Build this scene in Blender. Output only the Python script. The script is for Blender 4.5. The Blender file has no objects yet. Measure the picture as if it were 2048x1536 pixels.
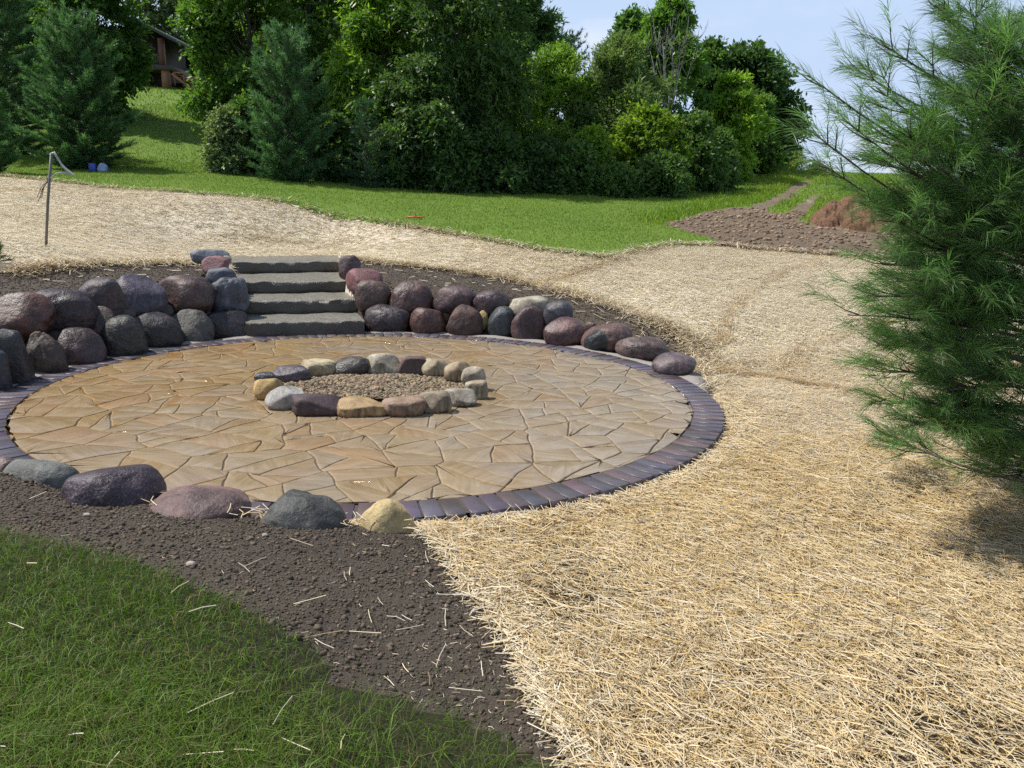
import bpy, math, random
import numpy as np
from mathutils import Matrix, Vector, Euler

S = bpy.context.scene
COL = S.collection
rng = np.random.default_rng(7)
random.seed(7)
R = math.radians

# ------------------------------------------------------------------ camera
F, PITCH, ROLL, CH = 1550.0, R(12.873), R(1.739), 1.7     # focal length in photo pixels (2048 wide), pitch, roll, height
cam = bpy.data.cameras.new("camera"); camo = bpy.data.objects.new("camera", cam); COL.objects.link(camo)
camo.matrix_world = Matrix.Translation((0, 0, CH)) @ Matrix.Rotation(math.pi/2-PITCH, 4, 'X') @ Matrix.Rotation(ROLL, 4, 'Z')
cam.sensor_width = 36; cam.lens = F/2048*36; cam.clip_start = .05; cam.clip_end = 2000
S.camera = camo
# ------------------------------------------------------------------ sun, sky, exposure
SUN_EL, SUN_AZ = R(58), R(-80)          # azimuth measured from +Y (camera forward) towards +X
sd = Vector((math.sin(SUN_AZ)*math.cos(SUN_EL), math.cos(SUN_AZ)*math.cos(SUN_EL), math.sin(SUN_EL)))
sun = bpy.data.lights.new("sun", 'SUN'); sun.energy = 5.0; sun.angle = R(.53); sun.color = (1, .95, .87)
suno = bpy.data.objects.new("sun", sun); COL.objects.link(suno); suno.rotation_euler = sd.to_track_quat('Z', 'Y').to_euler()
W = bpy.data.worlds.new("World"); S.world = W; W.use_nodes = True
nt = W.node_tree; nt.nodes.clear()
sky = nt.nodes.new('ShaderNodeTexSky'); sky.sky_type = 'NISHITA'; sky.sun_disc = False
sky.sun_elevation = SUN_EL; sky.sun_rotation = SUN_AZ % (2*math.pi); sky.air_density = 1.0; sky.dust_density = 1.5; sky.ozone_density = 2.0
tcw = nt.nodes.new('ShaderNodeTexCoord'); mpw = nt.nodes.new('ShaderNodeMapping'); mpw.inputs['Scale'].default_value = (1.3, 1.3, 4.0)
nzw = nt.nodes.new('ShaderNodeTexNoise'); nzw.inputs['Scale'].default_value = 2.1; nzw.inputs['Detail'].default_value = 7; nzw.inputs['Roughness'].default_value = .55
rpw = nt.nodes.new('ShaderNodeValToRGB'); rpw.color_ramp.elements[0].position = .42; rpw.color_ramp.elements[1].position = .75
rpw.color_ramp.elements[0].color = (.80, .80, .80, 1); rpw.color_ramp.elements[1].color = (1, 1, 1, 1)
mxw = nt.nodes.new('ShaderNodeMixRGB'); crw = nt.nodes.new('ShaderNodeValToRGB'); crw.color_ramp.elements[0].position = .50; crw.color_ramp.elements[1].position = .66
crw.color_ramp.elements[0].color = (.52, .645, .86, 1); crw.color_ramp.elements[1].color = (.70, .76, .86, 1); scw = nt.nodes.new('ShaderNodeVectorMath'); scw.operation = 'SCALE'; scw.inputs['Scale'].default_value = 9.3
bgw = nt.nodes.new('ShaderNodeBackground'); bgw.inputs[1].default_value = .12
ow = nt.nodes.new('ShaderNodeOutputWorld')
L = nt.links.new
L(tcw.outputs['Generated'], mpw.inputs[0]); L(mpw.outputs[0], nzw.inputs[0]); L(nzw.outputs['Fac'], rpw.inputs[0]); sxw = nt.nodes.new('ShaderNodeSeparateXYZ'); L(tcw.outputs['Generated'], sxw.inputs[0])
mrw = nt.nodes.new('ShaderNodeMapRange'); mrw.interpolation_type = 'SMOOTHSTEP'
for i_, v_ in ((1, .26), (2, .62), (3, 1.0), (4, .12)): mrw.inputs[i_].default_value = v_
L(sxw.outputs[2], mrw.inputs[0]); mlw = nt.nodes.new('ShaderNodeMath'); mlw.operation = 'MULTIPLY'; L(mrw.outputs[0], mlw.inputs[0]); L(rpw.outputs[0], mlw.inputs[1]); L(mlw.outputs[0], mxw.inputs[0])
L(nzw.outputs['Fac'], crw.inputs[0]); L(crw.outputs[0], scw.inputs[0]); L(scw.outputs[0], mxw.inputs[2]); L(sky.outputs[0], mxw.inputs[1]); L(mxw.outputs[0], bgw.inputs[0]); L(bgw.outputs[0], ow.inputs[0])
S.view_settings.view_transform = 'Standard'; S.view_settings.look = 'None'; S.view_settings.exposure = 0.12; S.view_settings.gamma = 1
S.cycles.max_bounces = 8; S.cycles.diffuse_bounces = 5; S.cycles.glossy_bounces = 2; S.cycles.transmission_bounces = 4; S.cycles.transparent_max_bounces = 4
S.cycles.use_denoising = False

# ------------------------------------------------------------------ geometry helpers
def rays(p):
    p = np.atleast_2d(np.asarray(p, float))
    x = (p[:, 0]-1024)/F; y = -(p[:, 1]-768)/F
    c, s = math.cos(ROLL), math.sin(ROLL); x, y = c*x-s*y, s*x+c*y
    cp, sp = math.cos(PITCH), math.sin(PITCH)
    return np.stack([x, cp+y*sp, -sp+y*cp], 1)
CAM = np.array([0, 0, CH])
def plane(px, py, z=0.0):
    d = rays((px, py))[0]; return CAM+d*((z-CH)/d[2])
def depth(px, py, y):                      # the point on a pixel's ray at forward distance y
    d = rays((px, py))[0]; return CAM+d*(y/d[1])
def unit2(v): return v/(np.linalg.norm(v, axis=-1, keepdims=True)+1e-9)
def sstep(a, b, x):
    t = np.clip((x-a)/(b-a), 0, 1); return t*t*(3-2*t)
_wr = np.random.default_rng(99)
_wk = _wr.normal(size=(24, 3)); _wk /= np.linalg.norm(_wk, axis=1)[:, None]; _wp = _wr.uniform(0, 6.28, 24)
def wob(P, freq, seed=0, n=8):             # smooth pseudo noise in about -1..1
    P = np.asarray(P, float); v = 0
    if P.shape[1] == 2: P = np.c_[P, np.zeros(len(P))]
    for i in range(n):
        j = (i+seed*5) % 24
        v = v+np.sin(P@_wk[j]*freq*(.6+.1*((i*7+seed) % 9))+_wp[(j*3+seed*7+i) % 24]+seed*1.7*i)
    return v/math.sqrt(n)*.75
PC = np.array([-0.759*CH, 4.19*CH]); RI, RO = 1.726*CH, 1.878*CH     # the patio circle
ctrl_px = [  # photo pixel, height there
 (1455,855,0),(1430,915,-.03),(1250,990,-.05),(900,1055,-.04),(1700,850,.0),(2000,850,.04),(2048,1100,0),(1700,1100,-.03),(1300,1300,-.02),(2040,1530,0),(1200,1530,0),
 (700,1062,.08),(800,1063,.05),(560,1045,.135),(400,1022,.175),(470,1030,.165),(230,1000,.20),(0,960,.26),(400,1060,.2),(0,1100,.33),(0,1300,.29),(0,1536,.24),(600,1300,.12),(600,1530,.1),(1000,1300,.0),
 (590,512,.72),(0,540,.80),(250,522,.78),(400,512,.76),(720,520,.74),(850,535,.70),(1000,552,.62),(1100,578,.52),(1200,605,.42),(1300,640,.3),(1390,690,.12)]
ctrl_y = [  # photo pixel, forward distance of the ground there
 (88,490,10.6),(0,352,19),(250,378,18.5),(400,388,18),(600,412,17.5),(800,450,16.6),(1000,485,15),(1215,516,13.8),(1430,490,16.6),(1600,505,16.0),(1800,515,15.6),
 (1600,600,11.6),(1700,700,9.3),(1450,600,11.2),(1350,560,12.4),
 (1330,445,21),(1450,450,20.5),(1600,440,21),(1750,470,18.5),(1560,400,28),(1400,400,26),(500,352,24),(850,382,24.5),(1200,390,26),(180,340,23.5),(0,335,24),(-150,330,24),
 (350,250,33),(330,182,46),(330,174,52),(1500,330,39),(1650,345,52),(1780,348,52),(1850,420,26),(1580,345,46),(700,330,33),(1000,345,34),(1250,350,36)]
CP = np.array([plane(a, b, z) for a, b, z in ctrl_px]+[depth(a, b, y) for a, b, y in ctrl_y] +
              [(0,-8,.05),(8,-6,-.05),(-8,-6,.2),(6,3,-.02),(9,6,.0),(14,2,0),(16,14,.7),(24,30,2.2),(40,55,4.2),(-9,5,.5),(-16,6,.7),(-14,0,.3),(-22,20,2.2),(-30,45,7.4),(-10,70,8.3),
               (15,75,4.3),(28,80,4.4),(5,60,4.6),(-80,60,8),(80,90,4),(0,160,4),(-120,200,6),(140,200,3),(-60,-30,.5),(60,-40,-.5),(0,-90,0)])
def _phi(r): return np.sqrt(r*r+.5)
_n = len(CP); _A = np.zeros((_n+3, _n+3)); _d = np.hypot(CP[:, None, 0]-CP[None, :, 0], CP[:, None, 1]-CP[None, :, 1])
_A[:_n, :_n] = _phi(_d)-np.eye(_n)*.012; _A[:_n, _n] = 1; _A[:_n, _n+1:] = CP[:, :2]; _A[_n:, :_n] = _A[:_n, _n:].T
_wt = np.linalg.solve(_A, np.r_[CP[:, 2], 0, 0, 0])
STEP = []      # filled below: (quad corners xy, level) footprints under the stone steps
def pip(x, y, poly):
    poly = np.asarray(poly); n = len(poly); ins = np.zeros(len(x), bool); j = n-1
    for i in range(n):
        xi, yi = poly[i, :2]; xj, yj = poly[j, :2]
        if yi != yj:
            ins ^= ((yi > y) != (yj > y)) & (x < (xj-xi)*(y-yi)/(yj-yi)+xi)
        j = i
    return ins
def Hfar(x, y):
    x = np.asarray(x, float).ravel(); y = np.asarray(y, float).ravel(); out = np.empty(len(x))
    for a in range(0, len(x), 40000):
        xs, ys = x[a:a+40000], y[a:a+40000]
        out[a:a+40000] = _phi(np.hypot(xs[:, None]-CP[None, :, 0], ys[:, None]-CP[None, :, 1]))@_wt[:_n]+_wt[_n]+_wt[_n+1]*xs+_wt[_n+2]*ys
    return out
def H(x, y):
    x = np.asarray(x, float).ravel(); y = np.asarray(y, float).ravel()
    z = Hfar(x, y); r = np.hypot(x-PC[0], y-PC[1]); P = np.c_[x, y]
    th = np.degrees(np.arctan2(y-PC[1], x-PC[0]))               # 0 = right, 90 = away, -90 = towards the camera
    start = np.where((th > -100) & (th < 12), RO+.02, RO+.22); bw = np.where((th > -100) & (th < 12), .25, np.where((th >= 12) & (th < 150), .95, .75))
    bw = np.where((th <= -100) & (th > -158), .26, bw); start = np.where((th <= -100) & (th > -158), RO+.10, start)
    k = sstep(start, start+bw, r)
    z = z*k+(-.07)*(1-k)
    near = np.exp(-(np.hypot(x, y-5)/18)**2)
    z = z+k*near*(.018*wob(P, 3.1, 1)+.009*wob(P, 9, 2))+k*(1-near)*.03*wob(P, .5, 3)
    if STEP:
        A_, B_ = STEP[3][0][3], STEP[3][0][2]; ax_ = (B_-A_)/np.hypot(*(B_-A_)); u_ = (P-A_)@ax_; v_ = (P-A_)@np.array([-ax_[1], ax_[0]])
        w_ = sstep(-1.8, -.1, u_)*(1-sstep(np.hypot(*(B_-A_))+.05, np.hypot(*(B_-A_))+1.8, u_))*(v_ > -.3)*(1-sstep(.5, 4.0, v_))
        z = z+w_*(np.minimum(z, .685+np.maximum(v_, 0)*.07)-z)
    for q, lv in STEP:
        z = np.where(pip(x, y, q), lv-.24, z)
    return z
def hit(px, py, t0=1.2, t1=140):
    d = rays((px, py))[0]; ts = np.geomspace(t0, t1, 900); P = CAM+d[None, :]*ts[:, None]
    g = P[:, 2]-H(P[:, 0], P[:, 1]); i = np.argmax(g < 0)
    if g[i] >= 0: i = len(ts)-1
    i = max(i, 1); a = g[i-1]/(g[i-1]-g[i]+1e-9); return P[i-1]*(1-a)+P[i]*a
def hits(pts): return [tuple(hit(a, b)[:2]) for a, b in pts]

def new_mesh(name, V, quads=None, tris=None, col=None, smooth=False, mat=None, parent=None, uv=None):
    me = bpy.data.meshes.new(name); V = np.asarray(V, np.float32)
    q = np.asarray(quads, np.int32).reshape(-1, 4) if quads is not None and len(quads) else np.zeros((0, 4), np.int32)
    t = np.asarray(tris, np.int32).reshape(-1, 3) if tris is not None and len(tris) else np.zeros((0, 3), np.int32)
    me.vertices.add(len(V)); me.vertices.foreach_set('co', V.ravel())
    me.loops.add(q.size+t.size); me.loops.foreach_set('vertex_index', np.r_[q.ravel(), t.ravel()].astype(np.int32))
    me.polygons.add(len(q)+len(t)); me.polygons.foreach_set('loop_start', np.r_[np.arange(len(q))*4, q.size+np.arange(len(t))*3].astype(np.int32))
    if smooth: me.polygons.foreach_set('use_smooth', np.ones(len(q)+len(t), bool))
    if col is not None:
        c = np.asarray(col, np.float32)
        if c.shape[1] == 3: c = np.c_[c, np.ones(len(c), np.float32)]
        at = me.attributes.new('col', 'FLOAT_COLOR', 'POINT'); at.data.foreach_set('color', c.astype(np.float32).ravel())
    me.update(calc_edges=True); me.validate()
    o = bpy.data.objects.new(name, me); COL.objects.link(o)
    if mat: me.materials.append(mat)
    if parent is not None: o.parent = parent
    return o
class Geo:                                   # collects pieces of ONE mesh
    def __init__(s): s.v = []; s.q = []; s.t = []; s.c = []; s.n = 0
    def add(s, V, q=None, t=None, col=None):
        V = np.asarray(V, float); s.v.append(V)
        if q is not None and len(q): s.q.append(np.asarray(q)+s.n)
        if t is not None and len(t): s.t.append(np.asarray(t)+s.n)
        if col is not None:
            c = np.asarray(col, float); s.c.append(np.broadcast_to(c, (len(V), 3)) if c.ndim == 1 else c)
        s.n += len(V)
    def build(s, name, mat, parent=None, smooth=False, origin=None):
        V = np.concatenate(s.v)
        if origin is not None: V = V-np.asarray(origin)
        return new_mesh(name, V, np.concatenate(s.q) if s.q else None, np.concatenate(s.t) if s.t else None, np.concatenate(s.c) if s.c else None, smooth, mat, parent)
    def tube(s, pts, rad, n=6, col=None):
        pts = np.asarray(pts, float); m = len(pts); rad = np.broadcast_to(np.asarray(rad, float), (m,))
        tg = np.gradient(pts, axis=0); tg /= np.linalg.norm(tg, axis=1)[:, None]+1e-9
        up = np.where(np.abs(tg[:, 2:3]) > .9, np.array([[1., 0, 0]]), np.array([[0, 0, 1.]]))
        a = np.cross(tg, up); a /= np.linalg.norm(a, axis=1)[:, None]; b = np.cross(tg, a)
        an = np.arange(n)/n*2*math.pi
        V = pts[:, None, :]+rad[:, None, None]*(a[:, None, :]*np.cos(an)[None, :, None]+b[:, None, :]*np.sin(an)[None, :, None])
        i = np.arange(m-1)[:, None]*n; k = np.arange(n)[None, :]; k2 = (k+1) % n
        q = np.stack([i+k, i+k2, i+n+k2, i+n+k], -1).reshape(-1, 4)
        V = np.concatenate([V.reshape(-1, 3), pts[:1], pts[-1:]]); c0, c1 = m*n, m*n+1
        t = np.concatenate([np.stack([np.full(n, c0), (np.arange(n)+1) % n, np.arange(n)], 1), np.stack([np.full(n, c1), (m-1)*n+np.arange(n), (m-1)*n+(np.arange(n)+1) % n], 1)])
        s.add(V, q, t, col)
    def box(s, c, dims, rot=0.0, col=None, tilt=None, bev=0.0):
        hx, hy, hz = np.asarray(dims)/2
        b = min(bev, hx*.9, hy*.9, hz*.9)
        V = []; 
        if b <= 0:
            V = np.array([(sx*hx, sy*hy, sz*hz) for sz in (-1, 1) for sx, sy in ((-1,-1),(1,-1),(1,1),(-1,1))])
            q = [(0,3,2,1),(4,5,6,7),(0,1,5,4),(1,2,6,5),(2,3,7,6),(3,0,4,7)]
        else:
            rings = [(hx-b, hy-b, -hz), (hx, hy, -hz+b), (hx, hy, hz-b), (hx-b, hy-b, hz)]
            V = np.array([(sx*a, sy*d, z) for a, d, z in rings for sx, sy in ((-1,-1),(1,-1),(1,1),(-1,1))])
            q = [(0,3,2,1),(12,13,14,15)]+[(4*r+i, 4*r+(i+1) % 4, 4*r+4+(i+1) % 4, 4*r+4+i) for r in range(3) for i in range(4)]
        M = Matrix.Rotation(rot, 3, 'Z')
        if tilt is not None: M = M @ Euler(tilt).to_matrix()
        s.add(V@np.array(M).T+np.asarray(c), q, None, col)
def tag(o, label, cat, group=None, kind=None):
    if label: o['label'] = label
    if cat: o['category'] = cat
    if group: o['group'] = group
    if kind: o['kind'] = kind
    return o
def empty(name, loc, label, cat, group=None):
    o = bpy.data.objects.new(name, None); COL.objects.link(o); o.location = loc; o.empty_display_size = .2
    return tag(o, label, cat, group)

# ------------------------------------------------------------------ materials
class NM:
    def __init__(s, name):
        s.m = bpy.data.materials.new(name); s.m.use_nodes = True; s.t = s.m.node_tree; s.b = s.t.nodes['Principled BSDF']; s.o = s.t.nodes['Material Output']
    def n(s, typ, **kw):
        x = s.t.nodes.new(typ)
        for k, v in kw.items():
            if k in x.inputs: x.inputs[k].default_value = v
            else: setattr(x, k, v)
        return x
    def l(s, a, b): s.t.links.new(a, b)
    def noise(s, scale, detail=4, rough=.55, vec=None, dist=0.0):
        x = s.n('ShaderNodeTexNoise', Scale=scale, Detail=detail, Roughness=rough, Distortion=dist)
        if vec is not None: s.l(vec, x.inputs['Vector'])
        return x.outputs['Fac']
    def ramp(s, fac, stops):
        x = s.n('ShaderNodeValToRGB'); e = x.color_ramp.elements
        while len(e) < len(stops): e.new(.5)
        for i, (p, c) in enumerate(stops): e[i].position = p; e[i].color = (*c, 1) if len(c) == 3 else c
        s.l(fac, x.inputs[0]); return x.outputs[0]
    def mix(s, fac, a, b, typ='MIX'):
        x = s.n('ShaderNodeMixRGB', blend_type=typ)
        for i, v in ((0, fac), (1, a), (2, b)):
            if isinstance(v, (int, float)): x.inputs[i].default_value = v
            elif isinstance(v, tuple): x.inputs[i].default_value = (*v, 1)
            else: s.l(v, x.inputs[i])
        return x.outputs[0]
    def math(s, op, a, b=0.0):
        x = s.n('ShaderNodeMath', operation=op)
        for i, v in ((0, a), (1, b)):
            if isinstance(v, (int, float)): x.inputs[i].default_value = v
            else: s.l(v, x.inputs[i])
        return x.outputs[0]
    def bump(s, h, dist=.01, strength=1.0, prev=None):
        x = s.n('ShaderNodeBump', Strength=strength, Distance=dist); s.l(h, x.inputs['Height'])
        if prev is not None: s.l(prev, x.inputs['Normal'])
        s.l(x.outputs[0], s.b.inputs['Normal']); return x.outputs[0]
    def pos(s, typ='obj'):
        if typ == 'obj': return s.n('ShaderNodeTexCoord').outputs['Object']
        return s.n('ShaderNodeNewGeometry').outputs['Position']
    def attr(s, name='col'): return s.n('ShaderNodeAttribute', attribute_name=name).outputs['Color']
    def set(s, **kw):
        for k, v in kw.items():
            k = k.replace('_', ' ')
            if isinstance(v, (int, float)): s.b.inputs[k].default_value = v
            elif isinstance(v, tuple): s.b.inputs[k].default_value = (*v, 1)
            else: s.l(v, s.b.inputs[k])
        return s.m
MAT = {}
def leaf_mat(name, trans=.35, rough=.5, spec=.35, tint=(1.25, 1.3, .6)):
    m = NM(name); c = m.attr(); m.set(Base_Color=c, Roughness=rough, Specular_IOR_Level=spec)
    tr = m.n('ShaderNodeBsdfTranslucent'); m.l(m.mix(1.0, c, tint, 'MULTIPLY'), tr.inputs[0])
    mx = m.n('ShaderNodeMixShader'); mx.inputs[0].default_value = trans
    m.l(m.b.outputs[0], mx.inputs[1]); m.l(tr.outputs[0], mx.inputs[2]); m.l(mx.outputs[0], m.o.inputs[0]); return m.m
MAT['leaf'] = leaf_mat('leaf', .5, .42, .45, (1.4, 1.45, .6)); MAT['needle'] = leaf_mat('needle', .45, .4, .45, (1.2, 1.35, .75)); MAT['grass'] = leaf_mat('grass_blade', .35, .5, .3)
MAT['straw'] = leaf_mat('straw_stalk', .12, .45, .4, (1.1, 1.0, .8))
def m_bark():
    m = NM('bark'); p = m.pos(); f = m.noise(9, 6, .6, p); m.bump(f, .02)
    return m.set(Base_Color=m.ramp(f, [(.3, (.035, .028, .022)), (.7, (.12, .10, .085))]), Roughness=.9)
MAT['bark'] = m_bark()
def m_greybark():
    m = NM('dead_wood'); p = m.pos(); f = m.noise(6, 4, .6, p)
    return m.set(Base_Color=m.ramp(f, [(.3, (.13, .125, .12)), (.7, (.27, .26, .245))]), Roughness=.9)
MAT['deadwood'] = m_greybark()
def m_soil():
    m = NM('soil'); p = m.pos('w'); f = m.noise(22, 8, .7, p); g = m.noise(1.3, 4, .6, p); h = m.noise(90, 3, .6, p)
    c = m.mix(g, (.055, .044, .033), (.155, .124, .092)); c = m.mix(m.math('MULTIPLY', f, .7), c, (.045, .038, .032))
    b1 = m.bump(f, .03, .9); m.bump(h, .008, .8, b1); return m.set(Base_Color=c, Roughness=.88, Specular_IOR_Level=.3)
MAT['soil'] = m_soil()
def m_clod():
    m = NM('soil_clod'); p = m.pos('w'); f = m.noise(140, 4, .65, p); c = m.mix(f, m.mix(.5, m.attr(), (.02, .017, .015)), m.attr()); m.bump(f, .004)
    return m.set(Base_Color=c, Roughness=.9, Specular_IOR_Level=.25)
MAT['clod'] = m_clod()
def m_lawn():
    m = NM('lawn'); p = m.pos('w'); f = m.noise(.5, 5, .6, p); g = m.noise(14, 6, .7, p); h = m.noise(70, 3, .6, p)
    c = m.mix(f, (.125, .215, .028), (.20, .295, .048)); c = m.mix(m.math('MULTIPLY', g, .6), c, (.075, .15, .014)); b = m.bump(h, .03, .9); m.bump(g, .05, .6, b)
    return m.set(Base_Color=c, Roughness=.8, Specular_IOR_Level=.2)
MAT['lawn'] = m_lawn()
def m_thatch():
    m = NM('thatch'); p = m.pos('w'); f = m.noise(30, 7, .7, p); g = m.noise(3, 5, .6, p)
    c = m.mix(g, (.022, .035, .010), (.050, .044, .024)); c = m.mix(m.math('MULTIPLY', f, .6), c, (.02, .018, .012)); m.bump(f, .02, .9); return m.set(Base_Color=c, Roughness=.9, Specular_IOR_Level=.2)
MAT['thatch'] = m_thatch()
def m_strawbed():       # near the patio loose golden straw over dark soil, further off a pale woven straw mat
    m = NM('straw_bed'); p = m.pos('w')
    mp = m.n('ShaderNodeMapping'); mp.inputs['Scale'].default_value = (30, 75, 30); m.l(p, mp.inputs[0])
    f = m.noise(1.0, 6, .75, mp.outputs[0], .15); g = m.noise(.7, 5, .65, p); h = m.noise(60, 3, .6, p)
    loose = m.ramp(f, [(.35, (.022, .017, .011)), (.55, (.085, .060, .030)), (.78, (.26, .20, .10))])
    mat = m.ramp(f, [(.25, (.30, .26, .185)), (.42, (.54, .485, .375)), (.7, (.68, .63, .52))]); mat = m.mix(m.math('MULTIPLY', m.ramp(g, [(.4, (0,0,0)), (.7, (1,1,1))]), .35), mat, (.66, .56, .38))
    sx = m.n('ShaderNodeSeparateXYZ'); m.l(p, sx.inputs[0]); t = m.math('ADD', m.math('MULTIPLY', m.math('ADD', sx.outputs[1], -4.6), .5), m.math('MULTIPLY', m.math('ADD', g, -.5), .8))
    cl = m.n('ShaderNodeClamp'); m.l(t, cl.inputs[0]); c = m.mix(cl.outputs[0], loose, mat)
    b = m.bump(f, .008, .8); m.bump(h, .006, .6, b)
    return m.set(Base_Color=c, Roughness=.7, Specular_IOR_Level=.3)
MAT['strawbed'] = m_strawbed()
def m_dirt():
    m = NM('dirt'); p = m.pos('w'); f = m.noise(5, 8, .7, p); g = m.noise(.55, 4, .6, p); h = m.noise(40, 4, .7, p)
    c = m.mix(g, (.14, .10, .06), (.38, .295, .20)); c = m.mix(m.math('MULTIPLY', f, .55), c, (.15, .098, .058)); b = m.bump(f, .10, .9); m.bump(h, .03, .8, b)
    return m.set(Base_Color=m.mix(m.ramp(g, [(.62, (0,0,0)), (.72, (.8,.8,.8))]), c, (.46, .40, .34)), Roughness=.92)
MAT['dirt'] = m_dirt()
def m_pile():
    m = NM('red_clay'); p = m.pos(); f = m.noise(5, 8, .72, p); h = m.noise(24, 5, .7, p)
    b = m.bump(f, .15, 1.0); m.bump(h, .05, .9, b)
    return m.set(Base_Color=m.ramp(f, [(.3, (.13, .06, .034)), (.55, (.25, .135, .075)), (.75, (.34, .21, .13))]), Roughness=.9)
MAT['clay'] = m_pile()
def m_flag():
    m = NM('flagstone'); p = m.pos('w'); a = m.attr(); sep = m.n('ShaderNodeSeparateColor'); m.l(a, sep.inputs[0]); r1, r2, r3 = sep.outputs
    rot = m.n('ShaderNodeVectorRotate', rotation_type='Z_AXIS'); m.l(p, rot.inputs['Vector']); m.l(m.math('MULTIPLY', r2, 6.28), rot.inputs['Angle'])
    mp = m.n('ShaderNodeMapping'); mp.inputs['Scale'].default_value = (2.0, 13, 4); m.l(rot.outputs[0], mp.inputs[0])
    f = m.noise(1.0, 6, .6, mp.outputs[0], 1.4); g = m.noise(.62, 5, .62, p); fine = m.noise(70, 4, .6, p); med = m.noise(5, 6, .65, p, .5)
    ochre = m.ramp(r1, [(0, (.285, .168, .050)), (.35, (.32, .205, .075)), (.7, (.29, .195, .09)), (1, (.33, .165, .040))])
    grey = m.ramp(r3, [(0, (.30, .255, .205)), (.5, (.35, .305, .25)), (1, (.28, .25, .215))])
    sx = m.n('ShaderNodeSeparateXYZ'); m.l(p, sx.inputs[0])
    side = m.math('ADD', m.math('MULTIPLY', m.math('ADD', sx.outputs[0], 1.4), .16), m.math('MULTIPLY', m.math('ADD', g, -.5), 1.6))   # greyer to the right: some stone colour, largely sky reflection painted in
    side = m.math('ADD', m.math('ADD', side, .38), m.math('MULTIPLY', m.math('ADD', r3, -.5), .35))
    cl = m.n('ShaderNodeClamp'); m.l(side, cl.inputs[0])
    c = m.mix(1.0, m.mix(cl.outputs[0], ochre, grey), (.80, .80, .79), 'MULTIPLY')
    c = m.mix(m.math('MULTIPLY', m.ramp(f, [(.35, (0,0,0)), (.7, (1,1,1))]), .38), c, (.46, .38, .27))
    c = m.mix(m.math('MULTIPLY', m.ramp(med, [(.5, (0,0,0)), (.75, (1,1,1))]), .45), c, (.19, .115, .05))
    b = m.bump(f, .007, .7); m.bump(fine, .0012, .5, b)
    wet = m.noise(.8, 5, .6, p, .8)
    ro = m.ramp(wet, [(.42, (.13,)*3), (.64, (.32,)*3)])
    at = [x for x in m.t.nodes if x.type == 'ATTRIBUTE'][0]; ed = m.ramp(at.outputs['Alpha'], [(.3, (0,0,0)), (.62, (1,1,1))])
    return m.set(Base_Color=c, Roughness=m.mix(ed, (.9, .9, .9), ro), Specular_IOR_Level=m.math('MULTIPLY', ed, .5))
MAT['flag'] = m_flag()
def m_grout():
    m = NM('grout'); p = m.pos('w'); f = m.noise(40, 5, .7, p); m.bump(f, .004)
    return m.set(Base_Color=m.ramp(f, [(.3, (.036, .028, .021)), (.7, (.09, .072, .054))]), Roughness=.8)
MAT['grout'] = m_grout()
def m_mortar():
    m = NM('mortar'); p = m.pos('w'); f = m.noise(30, 6, .7, p); g = m.noise(3, 4, .6, p); m.bump(f, .008)
    return m.set(Base_Color=m.mix(g, (.20, .18, .155), (.33, .30, .27)), Roughness=.75)
MAT['mortar'] = m_mortar()
def m_brick():
    m = NM('brick'); p = m.pos('w'); f = m.noise(45, 6, .65, p); g = m.noise(6, 4, .6, p); c = m.mix(m.math('MULTIPLY', f, .5), m.attr(), (.05, .035, .04)); c = m.mix(m.math('MULTIPLY', g, .45), c, (.13, .115, .12))
    b = m.bump(g, .004, .5); m.bump(f, .003, .8, b); ro = m.ramp(g, [(.35, (.24,)*3), (.65, (.42,)*3)]); return m.set(Base_Color=c, Roughness=ro, Specular_IOR_Level=.6)
MAT['brick'] = m_brick()
DARKEN = {'wet_granite': (.56, .49, .48), 'rough_fieldstone': (.60, .56, .55), 'pale_limestone': (.92, .9, .86)}
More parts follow.
